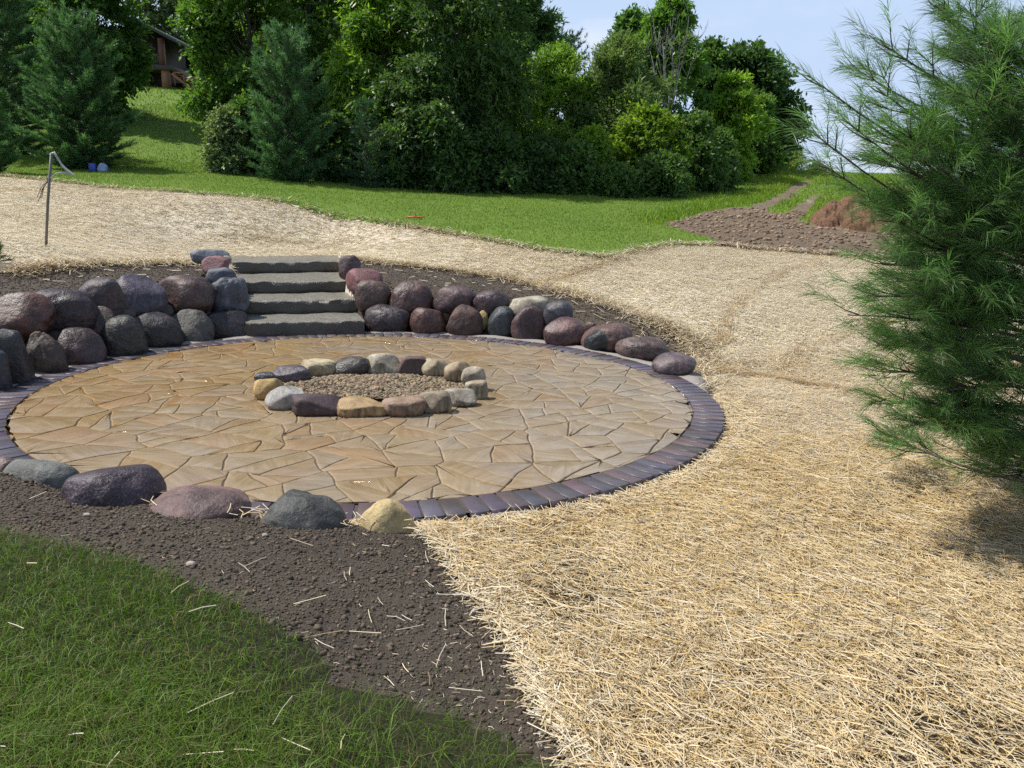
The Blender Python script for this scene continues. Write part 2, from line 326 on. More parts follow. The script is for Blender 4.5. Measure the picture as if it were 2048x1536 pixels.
def m_rock(name, grain, speck, wet, cont=1.0):
    m = NM(name); p = m.pos(); oi = m.n('ShaderNodeObjectInfo'); c0 = oi.outputs['Color']
    off = m.n('ShaderNodeVectorMath', operation='ADD'); m.l(p, off.inputs[0]); cmb = m.n('ShaderNodeCombineXYZ'); m.l(m.math('MULTIPLY', oi.outputs['Random'], 37), cmb.inputs[0]); m.l(cmb.outputs[0], off.inputs[1]); v = off.outputs[0]
    f = m.noise(grain, 7, .7, v); g = m.noise(4, 5, .6, v); s = m.noise(95, 2, .5, v); big = m.noise(3.2, 4, .6, v); md = m.noise(42, 4, .65, v)
    c0 = m.mix(1.0, c0, DARKEN[name], 'MULTIPLY'); dark = m.mix(1.0, c0, (.30, .28, .28), 'MULTIPLY'); lite = m.mix(1.0, c0, (2.2, 2.1, 2.05), 'MULTIPLY')
    c = m.mix(m.ramp(f, [(.3, (0,0,0)), (.7, (1,1,1))]), dark, c0); c = m.mix(m.math('MULTIPLY', m.ramp(g, [(.45, (0,0,0)), (.7, (1,1,1))]), .6*cont), c, lite)
    c = m.mix(m.math('MULTIPLY', m.ramp(s, [(.56, (0,0,0)), (.68, (1,1,1))]), speck), c, m.mix(.5, lite, (.45, .42, .40)))
    c = m.mix(m.math('MULTIPLY', m.ramp(big, [(.5, (0,0,0)), (.68, (1,1,1))]), .45), c, dark)
    rotv = m.n('ShaderNodeVectorRotate', rotation_type='EULER_XYZ'); m.l(p, rotv.inputs['Vector']); cr_ = m.n('ShaderNodeCombineXYZ'); m.l(m.math('MULTIPLY', oi.outputs['Random'], 9), cr_.inputs[0]); m.l(m.math('MULTIPLY', oi.outputs['Random'], 23), cr_.inputs[1]); m.l(cr_.outputs[0], rotv.inputs['Rotation'])
    mpv = m.n('ShaderNodeMapping'); mpv.inputs['Scale'].default_value = (3, 3, 22); m.l(rotv.outputs[0], mpv.inputs[0]); vein = m.noise(1.0, 5, .6, mpv.outputs[0], .8)
    c = m.mix(m.math('MULTIPLY', m.ramp(vein, [(.54, (0,0,0)), (.70, (1,1,1))]), m.math('MULTIPLY', oi.outputs['Random'], .65)), c, lite)
    k_ = .75 if name == 'wet_granite' else 1.0; b = m.bump(g, .05, .5*k_); b = m.bump(vein, .012, .4, b); b = m.bump(f, .02, .7*k_, b); b = m.bump(md, .008, .3 if name == 'wet_granite' else .7, b); m.bump(s, .002, .3, b)
    ro = m.ramp(g, [(.3, (wet+.06,)*3), (.75, (min(1, wet+.36),)*3)])
    return m.set(Base_Color=c, Roughness=ro, Specular_IOR_Level=.5)
MAT['granite'] = m_rock('wet_granite', 16, .35, .26); MAT['rough'] = m_rock('rough_fieldstone', 9, .25, .42, 1.3); MAT['pale'] = m_rock('pale_limestone', 11, .2, .6, .6)
def m_burnt():        # ring stones: pale tops, dark drip stains that run down the sides
    m = NM('stained_limestone'); p = m.pos(); c0 = m.n('ShaderNodeObjectInfo').outputs['Color']
    mp = m.n('ShaderNodeMapping'); mp.inputs['Scale'].default_value = (26, 26, 4); m.l(p, mp.inputs[0]); f = m.noise(1, 5, .65, mp.outputs[0]); g = m.noise(9, 6, .65, p)
    nz = m.n('ShaderNodeSeparateXYZ'); m.l(m.n('ShaderNodeNewGeometry').outputs['Normal'], nz.inputs[0])
    side = m.ramp(nz.outputs[2], [(.15, (1,1,1)), (.6, (0,0,0))])
    st = m.math('MULTIPLY', m.ramp(f, [(.42, (0,0,0)), (.62, (1,1,1))]), side)
    c = m.mix(m.ramp(g, [(.35, (0,0,0)), (.7, (1,1,1))]), m.mix(1.0, c0, (.5, .46, .42), 'MULTIPLY'), c0); c = m.mix(m.math('MULTIPLY', st, .75), c, (.035, .028, .022))
    b = m.bump(g, .02, .8); m.bump(m.noise(60, 4, .6, p), .004, .7, b); return m.set(Base_Color=c, Roughness=.65)
MAT['burnt'] = m_burnt()
def m_slab():
    m = NM('step_stone'); p = m.pos('w'); f = m.noise(14, 8, .7, p); g = m.noise(2.5, 5, .6, p); h = m.noise(55, 4, .65, p)
    c = m.ramp(g, [(.3, (.070, .066, .055)), (.5, (.10, .094, .075)), (.7, (.09, .072, .05))]); c = m.mix(m.math('MULTIPLY', f, .6), c, (.025, .023, .02))
    nz = m.n('ShaderNodeSeparateXYZ'); m.l(m.n('ShaderNodeNewGeometry').outputs['Normal'], nz.inputs[0]); lit_top = m.math('MULTIPLY', m.ramp(nz.outputs[2], [(.75, (0,0,0)), (.95, (1,1,1))]), m.ramp(f, [(.3, (.25,)*3), (.65, (.75,)*3)])); c = m.mix(lit_top, c, (.31, .29, .24))   # sunlit tone painted into the up-facing treads, broken by noise
    b = m.bump(f, .03, .9); m.bump(h, .006, .9, b); return m.set(Base_Color=c, Roughness=m.ramp(g, [(.3, (.27,)*3), (.7, (.45,)*3)]))
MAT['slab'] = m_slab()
def m_plain(name, c, rough=.6, var=.3, scale=12, metal=0.0):
    m = NM(name); p = m.pos(); f = m.noise(scale, 5, .6, p); d = tuple(x*(1-var) for x in c); m.bump(f, .004, .5)
    return m.set(Base_Color=m.mix(f, d, tuple(min(1, x*(1+var*.6)) for x in c)), Roughness=rough, Metallic=metal)
MAT['gravel'] = m_clod()

# ------------------------------------------------------------------ steps layout (needed by the terrain)
step_px = [((492,673),(729,667),0.0,.17),((487,629),(713,624),.17,.355),((478,588),(693,584),.355,.52),((463,548),(684,543),.52,.70)]
fronts = []
for a, b, zb, zt in step_px: fronts.append((plane(*a, zb)[:2], plane(*b, zb)[:2], zb, zt))
bk = plane(445, 513, .70)[:2], plane(676, 511, .70)[:2]
step_quads = []
for i, (a, b, zb, zt) in enumerate(fronts):
    na, nb = (fronts[i+1][0], fronts[i+1][1]) if i < 3 else bk
    step_quads.append((a, b, nb, na, zb, zt))
for a, b, nb, na, zb, zt in step_quads:
    STEP.append((np.array([a, b, nb, na]), zt))
print('steps', np.round(bk,2), [np.round(q[0],2) for q in step_quads]); print('behind', Hfar([bk[0][0],bk[1][0]],[bk[0][1],bk[1][1]]))

# ------------------------------------------------------------------ zones of the ground
top_border = hits([(-420,322),(-200,338),(0,352),(100,362),(250,378),(400,388),(600,412),(800,450),(900,468),(1000,485),(1120,505),(1215,517),(1280,502),(1340,489),(1430,490),(1500,497),(1600,505),(1700,512),(1800,518),(1900,516),(2100,520),(2400,540)])
seam = hits([(846,1052),(870,1075),(905,1105),(930,1150),(965,1185),(1000,1240),(1045,1290),(1070,1350),(1095,1400),(1140,1470),(1185,1534)])
leftsoil = hits([(425,527),(300,526),(150,531),(0,545)])
rsoil = hits([(690,519),(760,525),(850,535),(1000,552),(1100,578),(1200,605),(1300,642),(1370,672),(1402,700),(1400,735),(1425,770),(1452,805),(1468,850),(1455,895),(1425,925),(1400,930)])
grassb = hits([(-300,1040),(0,1062),(100,1085),(230,1112),(330,1155),(420,1185),(520,1235),(610,1290),(660,1335),(650,1372),(760,1385),(850,1425),(950,1445),(1040,1500),(1100,1534)])
c0 = tuple(PC)
P_STRAW = top_border+[(22, 12), (22, -8), (1.2, -8), (seam[-1][0]+.15, 1.0)]+seam[::-1]+[c0]+leftsoil+[(-9.5, 8.2), (-30, 9)]
P_SOIL_L = [c0]+leftsoil+[(-9.5, 8.2), (-14, 7), (-14, -8), (1.2, -8), (seam[-1][0]+.15, 1.0)]+seam[::-1]
P_SOIL_R = [c0]+rsoil
P_GRASS = grassb+[(grassb[-1][0]+.05, 1.0), (.3, -8), (-14, -8), (-14, 3.0)]
P_DIRT = hits([(1322,447),(1400,428),(1450,417),(1490,413),(1520,421),(1570,429),(1604,429),(1600,440),(1640,452),(1760,462),(1850,470),(2000,480),(2100,500),(2100,530),(1900,522),(1700,516),(1600,509),(1500,500),(1440,491),(1425,478),(1370,462)])
P_TRK1 = hits([(1600,363),(1624,362),(1602,382),(1567,402),(1532,424),(1485,420),(1552,392)])
P_TRK2 = hits([(1626,390),(1648,388),(1632,405),(1608,434),(1566,434),(1600,406)])
LAWN, STRAW, SOIL, GRASS, DIRT = range(5)
def zone(x, y, jit=True):
    x = np.asarray(x, float).ravel(); y = np.asarray(y, float).ravel()
    if jit:
        P = np.c_[x, y]; s = np.clip(y/14, .35, 2.2)
        x = x+s*(.05*wob(P, 7, 4)+.03*wob(P, 23, 5)); y = y+s*(.05*wob(P, 7, 6)+.03*wob(P, 21, 7))
    z = np.zeros(len(x), int)
    z[pip(x, y, P_STRAW)] = STRAW
    z[pip(x, y, P_SOIL_L)] = SOIL; z[pip(x, y, P_SOIL_R)] = SOIL; z[pip(x, y, P_GRASS)] = GRASS
    for p in (P_DIRT, P_TRK1, P_TRK2): z[pip(x, y, p) & (z != STRAW)] = DIRT
    return z

# ------------------------------------------------------------------ ground sheets (one height field cut by zone)
def axis(lo, hi, segs):
    v = [lo]
    while v[-1] < hi:
        x = v[-1]; st = next(s for e, s in segs if x < e); v.append(x+st)
    return np.array(v)
gx = axis(-500, 500, [(-200, 60), (-60, 14), (-20, 1.5), (-9, .25), (-6.5, .1), (4.5, .05), (9, .1), (14, .25), (30, 1.2), (60, 8), (200, 20), (600, 60)])
gy = axis(-120, 700, [(-20, 14), (-3, 1.5), (1, .2), (12.5, .05), (17, .08), (30, .13), (60, .4), (110, 3), (220, 15), (800, 60)])
GX, GY = np.meshgrid(gx, gy); nx, ny = len(gx), len(gy)
gz = H(GX, GY); GV = np.c_[GX.ravel(), GY.ravel(), gz]
ii = (np.arange(ny-1)[:, None]*nx+np.arange(nx-1)[None, :]).ravel(); GQ = np.stack([ii, ii+1, ii+nx+1, ii+nx], 1)
cxy = GV[GQ].mean(1); fz = zone(cxy[:, 0], cxy[:, 1]); rr = np.hypot(cxy[:, 0]-PC[0], cxy[:, 1]-PC[1])
fz[rr < RO] = SOIL
for zid, nm, mt in ((LAWN, 'lawn', 'lawn'), (STRAW, 'straw_ground', 'strawbed'), (SOIL, 'soil_ground', 'soil'), (GRASS, 'grass_ground', 'thatch'), (DIRT, 'dirt_track', 'dirt')):
    q = GQ[(fz == zid)]; u, inv = np.unique(q, return_inverse=True)
    o = new_mesh(nm, GV[u], inv.reshape(-1, 4), smooth=True, mat=MAT[mt]); tag(o, None, None, kind='structure')

# ------------------------------------------------------------------ patio
patio = empty('round_patio', (PC[0], PC[1], 0), 'wet round flagstone patio edged with a ring of purple bricks', 'patio')
def voronoi_cells(seeds, bound=3.4):
    cells = []
    for i, s in enumerate(seeds):
        poly = np.array([(-bound,-bound),(bound,-bound),(bound,bound),(-bound,bound)], float)
        d = np.hypot(*(seeds-s).T); order = np.argsort(d)[1:30]
        for j in order:
            m = (seeds[j]+s)/2; nrm = seeds[j]-s; sd_ = (poly-m)@nrm; out = []
            for k in range(len(poly)):
                k2 = (k+1) % len(poly)
                if sd_[k] <= 0: out.append(poly[k])
                if (sd_[k] <= 0) != (sd_[k2] <= 0): t = sd_[k]/(sd_[k]-sd_[k2]); out.append(poly[k]+(poly[k2]-poly[k])*t)
            poly = np.array(out)
            if len(poly) < 3: break
        cells.append(poly)
    return cells
rs = np.random.default_rng(21)
seeds = []
while len(seeds) < 88:
    p = rs.uniform(-RI-.2, RI+.2, 2)
    if np.hypot(*p) > RI+.2: continue
    if all(np.hypot(*(p-q)) > .26+.30*((i*37) % 10)/10 for i, q in enumerate(seeds)) or rs.random() < .004: seeds.append(p)
seeds = np.array(seeds)
def split(poly, depth):
    x, y = poly.T; ar = abs((x*np.roll(y, -1)-np.roll(x, -1)*y).sum())/2
    if depth == 0 or ar < .078*rs.uniform(.5, 1.8): return [poly]
    c = poly.mean(0); cv = np.linalg.eigh(np.cov((poly-c).T))[1][:, 1]; an = math.atan2(cv[1], cv[0])+rs.normal(0, .55)          # cut roughly across the long side
    nr = np.array([math.cos(an), math.sin(an)]); d = (poly-c)@nr-rs.normal(0, .05); A, B = [], []
    for k in range(len(poly)):
        k2 = (k+1) % len(poly); (A if d[k] < 0 else B).append(poly[k])
        if (d[k] < 0) != (d[k2] < 0): t = d[k]/(d[k]-d[k2]); q = poly[k]+(poly[k2]-poly[k])*t; A.append(q); B.append(q)
    return [r for h_ in (A, B) if len(h_) > 2 for r in split(np.array(h_), depth-1)]
def warp(P): return P+.06*np.c_[wob(P, 3.0, 8), wob(P, 3.0, 9)]
g = Geo()
RIN = RI-.003
for poly in [w_ for c_ in voronoi_cells(seeds) if len(c_) > 2 for w_ in split(c_, 3)]:
    if len(poly) < 3: continue
    pts = []
    for k in range(len(poly)):
        a, b = poly[k], poly[(k+1) % len(poly)]; n = max(1, int(np.hypot(*(b-a))/.05)); 
        for t in range(n): pts.append(a+(b-a)*t/n)
    pts = np.array(pts); pts = warp(pts)+.016*np.c_[wob(pts, 14, 10), wob(pts, 14, 11)]+.005*np.c_[wob(pts, 45, 3), wob(pts, 45, 4)]
    r_ = np.hypot(*pts.T)
    if r_.min() > RIN-.002: continue
    pts = pts*np.minimum(1, RIN/np.maximum(r_, 1e-6))[:, None]
    # drop duplicated points, then inset along the local normal
    keep = [0]
    for k in range(1, len(pts)):
        if np.hypot(*(pts[k]-pts[keep[-1]])) > .007: keep.append(k)
    pts = pts[keep]
    if len(pts) < 4: continue
    nx_, pv = np.roll(pts, -1, 0), np.roll(pts, 1, 0); tg = nx_-pv; tg /= np.linalg.norm(tg, axis=1)[:, None]+1e-9
    inn = np.c_[-tg[:, 1], tg[:, 0]]; cen = pts.mean(0)
    gap = rs.uniform(.0020, .0052)
    o1, o2, o3 = pts+inn*gap, pts+inn*(gap+.003), pts+inn*(gap+.013)
    z0 = rs.normal(0, .0012); tl = rs.normal(0, .004, 2); col = rs.random(3); m = len(pts)
    def zz(P, dz): return np.c_[P, z0+dz+(P-cen)@tl]
    V = np.concatenate([zz(o1, -.010), zz(o2, -.0018), zz(o3, 0), [[*cen, z0]]]); a = np.arange(m); b = (a+1) % m
    q = np.concatenate([np.stack([a, b, m+b, m+a], 1), np.stack([m+a, m+b, 2*m+b, 2*m+a], 1)]); t = np.stack([2*m+a, 2*m+b, np.full(m, 3*m)], 1)
    g.add(V, q, t, np.c_[np.tile(col, (len(V), 1)), np.r_[np.zeros(2*m), np.full(m, .6), 1]])
g.build('flagstone_paving', MAT['flag'], patio, smooth=False)
def disc(r, z, n=128, wobble=None):
    a = np.arange(n)/n*2*math.pi; rad = r+(wobble(a) if wobble else 0); V = np.c_[rad*np.cos(a), rad*np.sin(a), np.full(n, z)]
    V = np.concatenate([V, [[0, 0, z]]]); k = np.arange(n); return V, np.stack([k, (k+1) % n, np.full(n, n)], 1)
g = Geo(); V, t = disc(RO-.03, -.0075); g.add(V, None, t); g.build('grout_bed', MAT['grout'], patio)
g = Geo(); NB = 156
for i in range(NB):
    a = i/NB*2*math.pi; rm = (RI+RO)/2+rs.normal(0, .003); w = 2*math.pi*RI/NB-.011
    b = Geo(); b.box((0, 0, 0), (RO-RI-.006, w, .07), bev=.0025); V = b.v[0]
    V[:, 1] *= 1+(V[:, 0])/rm*.9
    an = a+rs.normal(0, .0015); c, s = math.cos(an), math.sin(an); V = np.c_[(V[:, 0]+rm)*c-V[:, 1]*s, (V[:, 0]+rm)*s+V[:, 1]*c, V[:, 2]-.033+rs.normal(0, .0015)+V[:, 1]*rs.normal(0, .02)]
    cc = (np.array([.100, .088, .116]) if rs.random() < .65 else np.array([.125, .085, .088]))*rs.uniform(.5, 1.4)+rs.normal(0, .006, 3); g.add(V, b.q[0], None, np.clip(cc, .01, 1))
g.build('brick_border', MAT['brick'], patio)
# concrete haunch that carries the bricks and the foot of the boulders
n = 200; a = np.arange(n)/n*2*math.pi; th = (np.degrees(a)+180) % 360-180
wid = np.where((th > -112) & (th < 10), .012, .30); wid = np.convolve(np.r_[wid[-3:], wid, wid[:3]], np.ones(7)/7, 'valid'); wid = wid+np.clip(wid-.05, 0, .2)*(.15*np.sin(a*23)+.1*np.sin(a*41+1)); lowr = np.clip((.2-wid)/.15, 0, 1)*.03
prof = [(-.10, -.035), (0.004, -.007), (.35, .006), (1.0, -.02), (1.0, -.16)]
V = np.concatenate([np.c_[(RO+(f_*wid if f_ > 0 else f_))*np.cos(a), (RO+(f_*wid if f_ > 0 else f_))*np.sin(a), np.full(n, z)+(.01*np.sin(a*31)*(f_ > .1))-lowr] for f_, z in prof]); k = np.arange(n); k2 = (k+1) % n
q = np.concatenate([np.stack([i*n+k, (i+1)*n+k, (i+1)*n+k2, i*n+k2], 1) for i in range(len(prof)-1)])
new_mesh('mortar_haunch', V, q, smooth=True, mat=MAT['mortar'], parent=patio)

# ------------------------------------------------------------------ stone steps
step_lab = ['lowest rough grey stone step, resting on the brick border', 'second grey stone step above the patio, brownish on its face',
            'third stone step up, dark grey face with a chipped edge', 'top stone step, dark slab level with the straw above it']
for i, (a, b, nb, na, zb, zt) in enumerate(step_quads):
    a, b, na, nb = [np.array(v) for v in (a, b, na, nb)]
    ov = .16 if i < 3 else .02
    da = (na-a); da /= np.linalg.norm(da); db = (nb-b); db /= np.linalg.norm(db); A2, B2 = na+da*ov, nb+db*ov
    nu, nv = 44, 12; cen = (a+b)/2; V = []
    us = np.linspace(0, 1, nu); vs = np.linspace(0, 1, nv)
    # cross section loop: bottom front, front face, rounded top edge, top to the back, back face
    loop = [('f', .0), ('f', .3), ('f', .6), ('f', .88), ('e', .97)]+[('t', v) for v in np.linspace(.012, 1, 10)]+[('b', .5), ('b', 0)]
    zl = zb-.012 if i else -.05
    for kind_, t_ in loop:
        for u in us:
            fr = a+(b-a)*u; bc = A2+(B2-A2)*u; fwd = (bc-fr)/np.linalg.norm(bc-fr)
            if kind_ == 'f': p = fr; z = zl+(zt-zl)*t_
            elif kind_ == 'e': p = fr+fwd*.006; z = zl+(zt-zl)*t_
            elif kind_ == 't': p = fr+(bc-fr)*t_; z = zt
            else: p = bc; z = zl+(zt-zl)*t_
            V.append((p[0], p[1], z))
    V = np.array(V); nl = len(loop); k = np.arange(len(V)); row = k//nu
    side = np.isin(row, range(0, 5)); ax = (b-a)/np.linalg.norm(b-a); fw = np.array([-ax[1], ax[0]])
    sc = V*np.array([1, 1, 1.4])+i*3
    dsp = .020*wob(sc, 12, 1+i)+.010*wob(sc, 38, 3+i)
    dsp_e = np.where((row >= 3) & (row <= 5), .017*wob(sc, 26, 6+i)-.010, 0)
    V[:, :2] += fw*np.where(row < 6, dsp+dsp_e*-1, 0)[:, None]
    V[:, 2] += np.where((row >= 4) & (row < 15), .008*wob(sc, 11, 9)+.004*wob(sc, 33, 4)+dsp_e*.6, 0)
    q = [(r_*nu+c, r_*nu+c+1, (r_+1)*nu+c+1, (r_+1)*nu+c) for r_ in range(nl-1) for c in range(nu-1)]
    t = []
    for c in (0, nu-1):
        ci = len(V); V = np.concatenate([V, [V[[r_*nu+c for r_ in range(nl)]].mean(0)]])
        for r_ in range(nl):
            r2 = (r_+1) % nl; tri = (r_*nu+c, r2*nu+c, ci); t.append(tri if c else tri[::-1])
    t_bot = [((nl-1)*nu+c, (nl-1)*nu+c+1, c+1, c) for c in range(nu-1)]
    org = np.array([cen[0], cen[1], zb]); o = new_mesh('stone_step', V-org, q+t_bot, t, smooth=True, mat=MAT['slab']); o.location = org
    tag(o, step_lab[i], 'step', 'stone steps down to the patio')

# ------------------------------------------------------------------ boulders
def ico(sub):
    t = (1+5**.5)/2; V = [(-1,t,0),(1,t,0),(-1,-t,0),(1,-t,0),(0,-1,t),(0,1,t),(0,-1,-t),(0,1,-t),(t,0,-1),(t,0,1),(-t,0,-1),(-t,0,1)]
    Fc = [(0,11,5),(0,5,1),(0,1,7),(0,7,10),(0,10,11),(1,5,9),(5,11,4),(11,10,2),(10,7,6),(7,1,8),(3,9,4),(3,4,2),(3,2,6),(3,6,8),(3,8,9),(4,9,5),(2,4,11),(6,2,10),(8,6,7),(9,8,1)]
    V = [np.array(v)/np.linalg.norm(v) for v in V]
    for _ in range(sub):
        mid = {}; F2 = []
        def mp(a, b):
            k = (min(a, b), max(a, b))
            if k not in mid: v = V[a]+V[b]; V.append(v/np.linalg.norm(v)); mid[k] = len(V)-1
            return mid[k]
        for a, b, c in Fc: x, y, z = mp(a, b), mp(b, c), mp(c, a); F2 += [(a,x,z),(b,y,x),(c,z,y),(x,y,z)]
        Fc = F2
    return np.array(V), np.array(Fc)
ICO = {s: ico(s) for s in (1, 2, 4, 5)}
def rock_shape(seed, p=2.3, facets=0, rough=.05, lump=.13, tilt=0.0, sub=4, taper=0.0):
    rs = np.random.default_rng(seed); N, T = ICO[sub]; r = (np.abs(N)**p).sum(1)**(-1/p)
    r = r*(1+lump*wob(N+seed, 1.9, seed % 7)+rough*.6*wob(N+seed*.7, 5.5, seed % 5)+rough*.35*wob(N-seed, 13, seed % 11)+rough*.2*wob(N, 31, seed % 3))
    for _ in range(facets):
        m = rs.normal(size=3); m[2] = abs(m[2])*.8; m /= np.linalg.norm(m); d = rs.uniform(.70, .92); dt = N@m
        lim = np.where(dt > .05, d/np.maximum(dt, .05), 9); k = 14.0; r = np.where(lim < 9, -np.log(np.exp(-k*r)+np.exp(-k*lim))/k, r)
    V = N*r[:, None]
    if taper: V[:, 0] *= 1-taper*V[:, 2]; V[:, 1] *= 1-taper*V[:, 2]
    if tilt: c, s = math.cos(R(tilt)), math.sin(R(tilt)); V = np.c_[V[:, 0]*c-V[:, 2]*s, V[:, 1], V[:, 0]*s+V[:, 2]*c]
    lo, hi = V.min(0), V.max(0); V = (V-(lo+hi)/2)/((hi-lo)/2); return V, T
def rock(name, cat, label, group, box, mode, val, col, mat='granite', seed=1, dr=.85, sink=.28, wide=1.03, **kw):
    x0, y0, x1, y1 = box; cx = (x0+x1)/2; hw_ = (x1-x0)/2*wide; x0, x1 = cx-hw_, cx+hw_
    if mode == 'g':                                    # its foot stands at height val
        p = plane(cx, y1, val); dist = np.hypot(*p[:2]); a = (x1-x0)/2*math.hypot(dist, CH)/F; dh = p[:2]/dist
        cxy_ = p[:2]+dh*a*dr*.85; d = rays((cx, y0))[0]; zt = CH+d[2]*np.hypot(*cxy_)/np.hypot(*d[:2]); zb = val-sink*max(zt-val, .08)
    else:                                              # its centre stands on a circle of radius val round the patio ('c' far side, 'n' near side)
        d = rays((cx, (y0+y1)/2))[0]; dh = d[:2]/np.hypot(*d[:2]); b = dh@PC; disc_ = b*b-(PC@PC-val*val); s = b+(math.sqrt(max(disc_, 0)) if mode == 'c' else -math.sqrt(max(disc_, 0)))
        cxy_ = dh*s; a = (x1-x0)/2*math.hypot(s, CH*.6)/F; hz = lambda y: CH+rays((cx, y))[0][2]*s/np.hypot(*rays((cx, y))[0][:2]); zt = hz(y0); zb = hz(y1)
        zb -= sink*(zt-zb)
    kw.setdefault('facets', 1+seed % 3); V, T = rock_shape(seed, **kw); h = (zt-zb)/2; V = V*np.array([a, a*dr, h]); an = math.atan2(dh[1], dh[0])-math.pi/2; c, s_ = math.cos(an), math.sin(an)
    V = np.c_[V[:, 0]*c-V[:, 1]*s_, V[:, 0]*s_+V[:, 1]*c, V[:, 2]+h]
    o = new_mesh(name, V, None, T, smooth=True, mat=MAT[mat]); o.location = (cxy_[0], cxy_[1], zb); mc = sum(col)/3; o.color = (*[max(.01, mc+1.3*(v-mc)) for v in col], 1); return tag(o, label, cat, group)
def ZL(b): return tuple(v/2.6947+(0 if i % 2 == 0 else 480) for i, v in enumerate(b))
def ZR(b): return tuple(v/2.56+(660 if i % 2 == 0 else 480) for i, v in enumerate(b))
def ZF(b): return tuple(v/2.2756+(0 if i % 2 == 0 else 880) for i, v in enumerate(b))
def ZP(b): return tuple(v/3.9385+(480 if i % 2 == 0 else 680) for i, v in enumerate(b))
GW = 'wet boulders of the retaining wall'; UP = RO+.62
BR, DP, PU, BG, GG, BK, CR = (.135,.078,.064), (.062,.048,.055), (.105,.082,.098), (.15,.17,.20), (.12,.125,.11), (.032,.03,.032), (.42,.38,.28)
left = [
 (ZL((-30,280,245,495)),'c',UP,BR,'granite',11,dict(p=2.4),'rounded brown boulder of the upper course cut by the left picture edge'),
 (ZL((188,260,482,485)),'c',UP,DP,'granite',12,dict(p=2.9,lump=.06),'broad flat-topped dark purple boulder, upper course, right of the brown one at the picture edge'),
 (ZL((425,200,660,400)),'c',UP+.05,(.10,.088,.095),'granite',13,dict(p=2.4,tilt=-28),'slanting oval grey-purple boulder leaning down against the bluish one'),
 (ZL((618,185,872,388)),'c',UP+.05,(.115,.115,.15),'granite',14,dict(p=2.2,taper=.14),'bluish grey peaked boulder in the upper course left of the steps'),
 (ZL((862,188,1135,372)),'c',UP+.05,(.11,.078,.07),'granite',15,dict(p=2.3),'round reddish brown boulder beside the rough blue-grey one near the steps'),
 (ZL((1130,196,1328,372)),'c',UP+.1,BG,'rough',16,dict(p=3.0,rough=.12),'rough pitted blue-grey boulder standing against the left ends of the steps'),
 (ZL((1118,150,1268,240)),'c',UP+.5,BG,'rough',17,dict(p=2.8,rough=.08),'rough blue-grey rock between the pitted boulder and the pink stone'),
 (ZL((1098,84,1225,165)),'c',UP+.85,(.24,.14,.15),'rough',18,dict(p=3,rough=.06),'pinkish stone left of the top step'),
 (ZL((1042,48,1226,112)),'c',UP+1.2,(.26,.30,.34),'rough',19,dict(p=3,rough=.06),'flat pale blue stone lying at the straw edge left of the top step'),
 (ZL((1194,84,1244,122)),'c',UP+.95,(.4,.38,.33),'pale',20,dict(p=2.2),'small whitish cobble against the left end of the top step'),
 (ZL((435,352,598,512)),'c',RO+.42,(.12,.10,.088),'granite',21,dict(p=2.6,facets=3),'faceted brown-grey boulder wedged between the two courses'),
 (ZL((638,352,722,420)),'c',RO+.5,(.10,.10,.085),'granite',22,dict(p=2.3),'small grey stone wedged under the slanting boulder'),
 (ZL((820,345,926,415)),'c',RO+.55,(.05,.048,.042),'granite',23,dict(p=2.2),'small dark stone wedged under the reddish brown boulder'),
 (ZL((1044,352,1138,436)),'c',RO+.55,(.06,.075,.068),'granite',24,dict(p=2.3),'small green-grey stone wedged above the green-grey rough boulder'),
 (ZL((243,480,354,580)),'c',RO+.5,(.09,.066,.055),'rough',25,dict(p=3),'small square brown stone wedged above the pyramid-shaped boulder'),
 (ZL((-110,590,38,815)),'g',0,(.06,.07,.09),'granite',26,dict(p=2.5),'dark slate-blue boulder peeking in at the left picture edge'),
 (ZL((-60,480,152,775)),'g',0,(.045,.05,.055),'granite',27,dict(p=3.2,facets=2,lump=.05),'tall black flat-faced boulder of the lower course at the left picture edge'),
 (ZL((143,488,338,718)),'g',0,(.105,.085,.07),'rough',28,dict(p=2.2,taper=.32,rough=.12,facets=2),'rough brown pyramid-shaped boulder of the lower course'),
 (ZL((318,472,548,668)),'g',0,(.095,.068,.066),'granite',29,dict(p=2.4,taper=.1),'brown-purple domed boulder between the pyramid and the dark green block'),
 (ZL((558,404,778,622)),'g',0,(.045,.05,.045),'granite',30,dict(p=2.8,taper=.2,facets=3),'dark green-black wedge boulder of the lower course'),
 (ZL((712,388,968,578)),'g',0,BK,'granite',31,dict(p=2.5,taper=.1,facets=1),'low black domed boulder with a brown top, lower course'),
 (ZL((922,372,1144,548)),'g',0,(.13,.135,.12),'rough',32,dict(p=2.3,taper=.2,rough=.09,facets=2),'rough green-grey boulder left of the black square one'),
 (ZL((1113,384,1334,524)),'g',0,BK,'granite',33,dict(p=3.6,lump=.05),'squarish black boulder beside the lowest step, left side'),
]
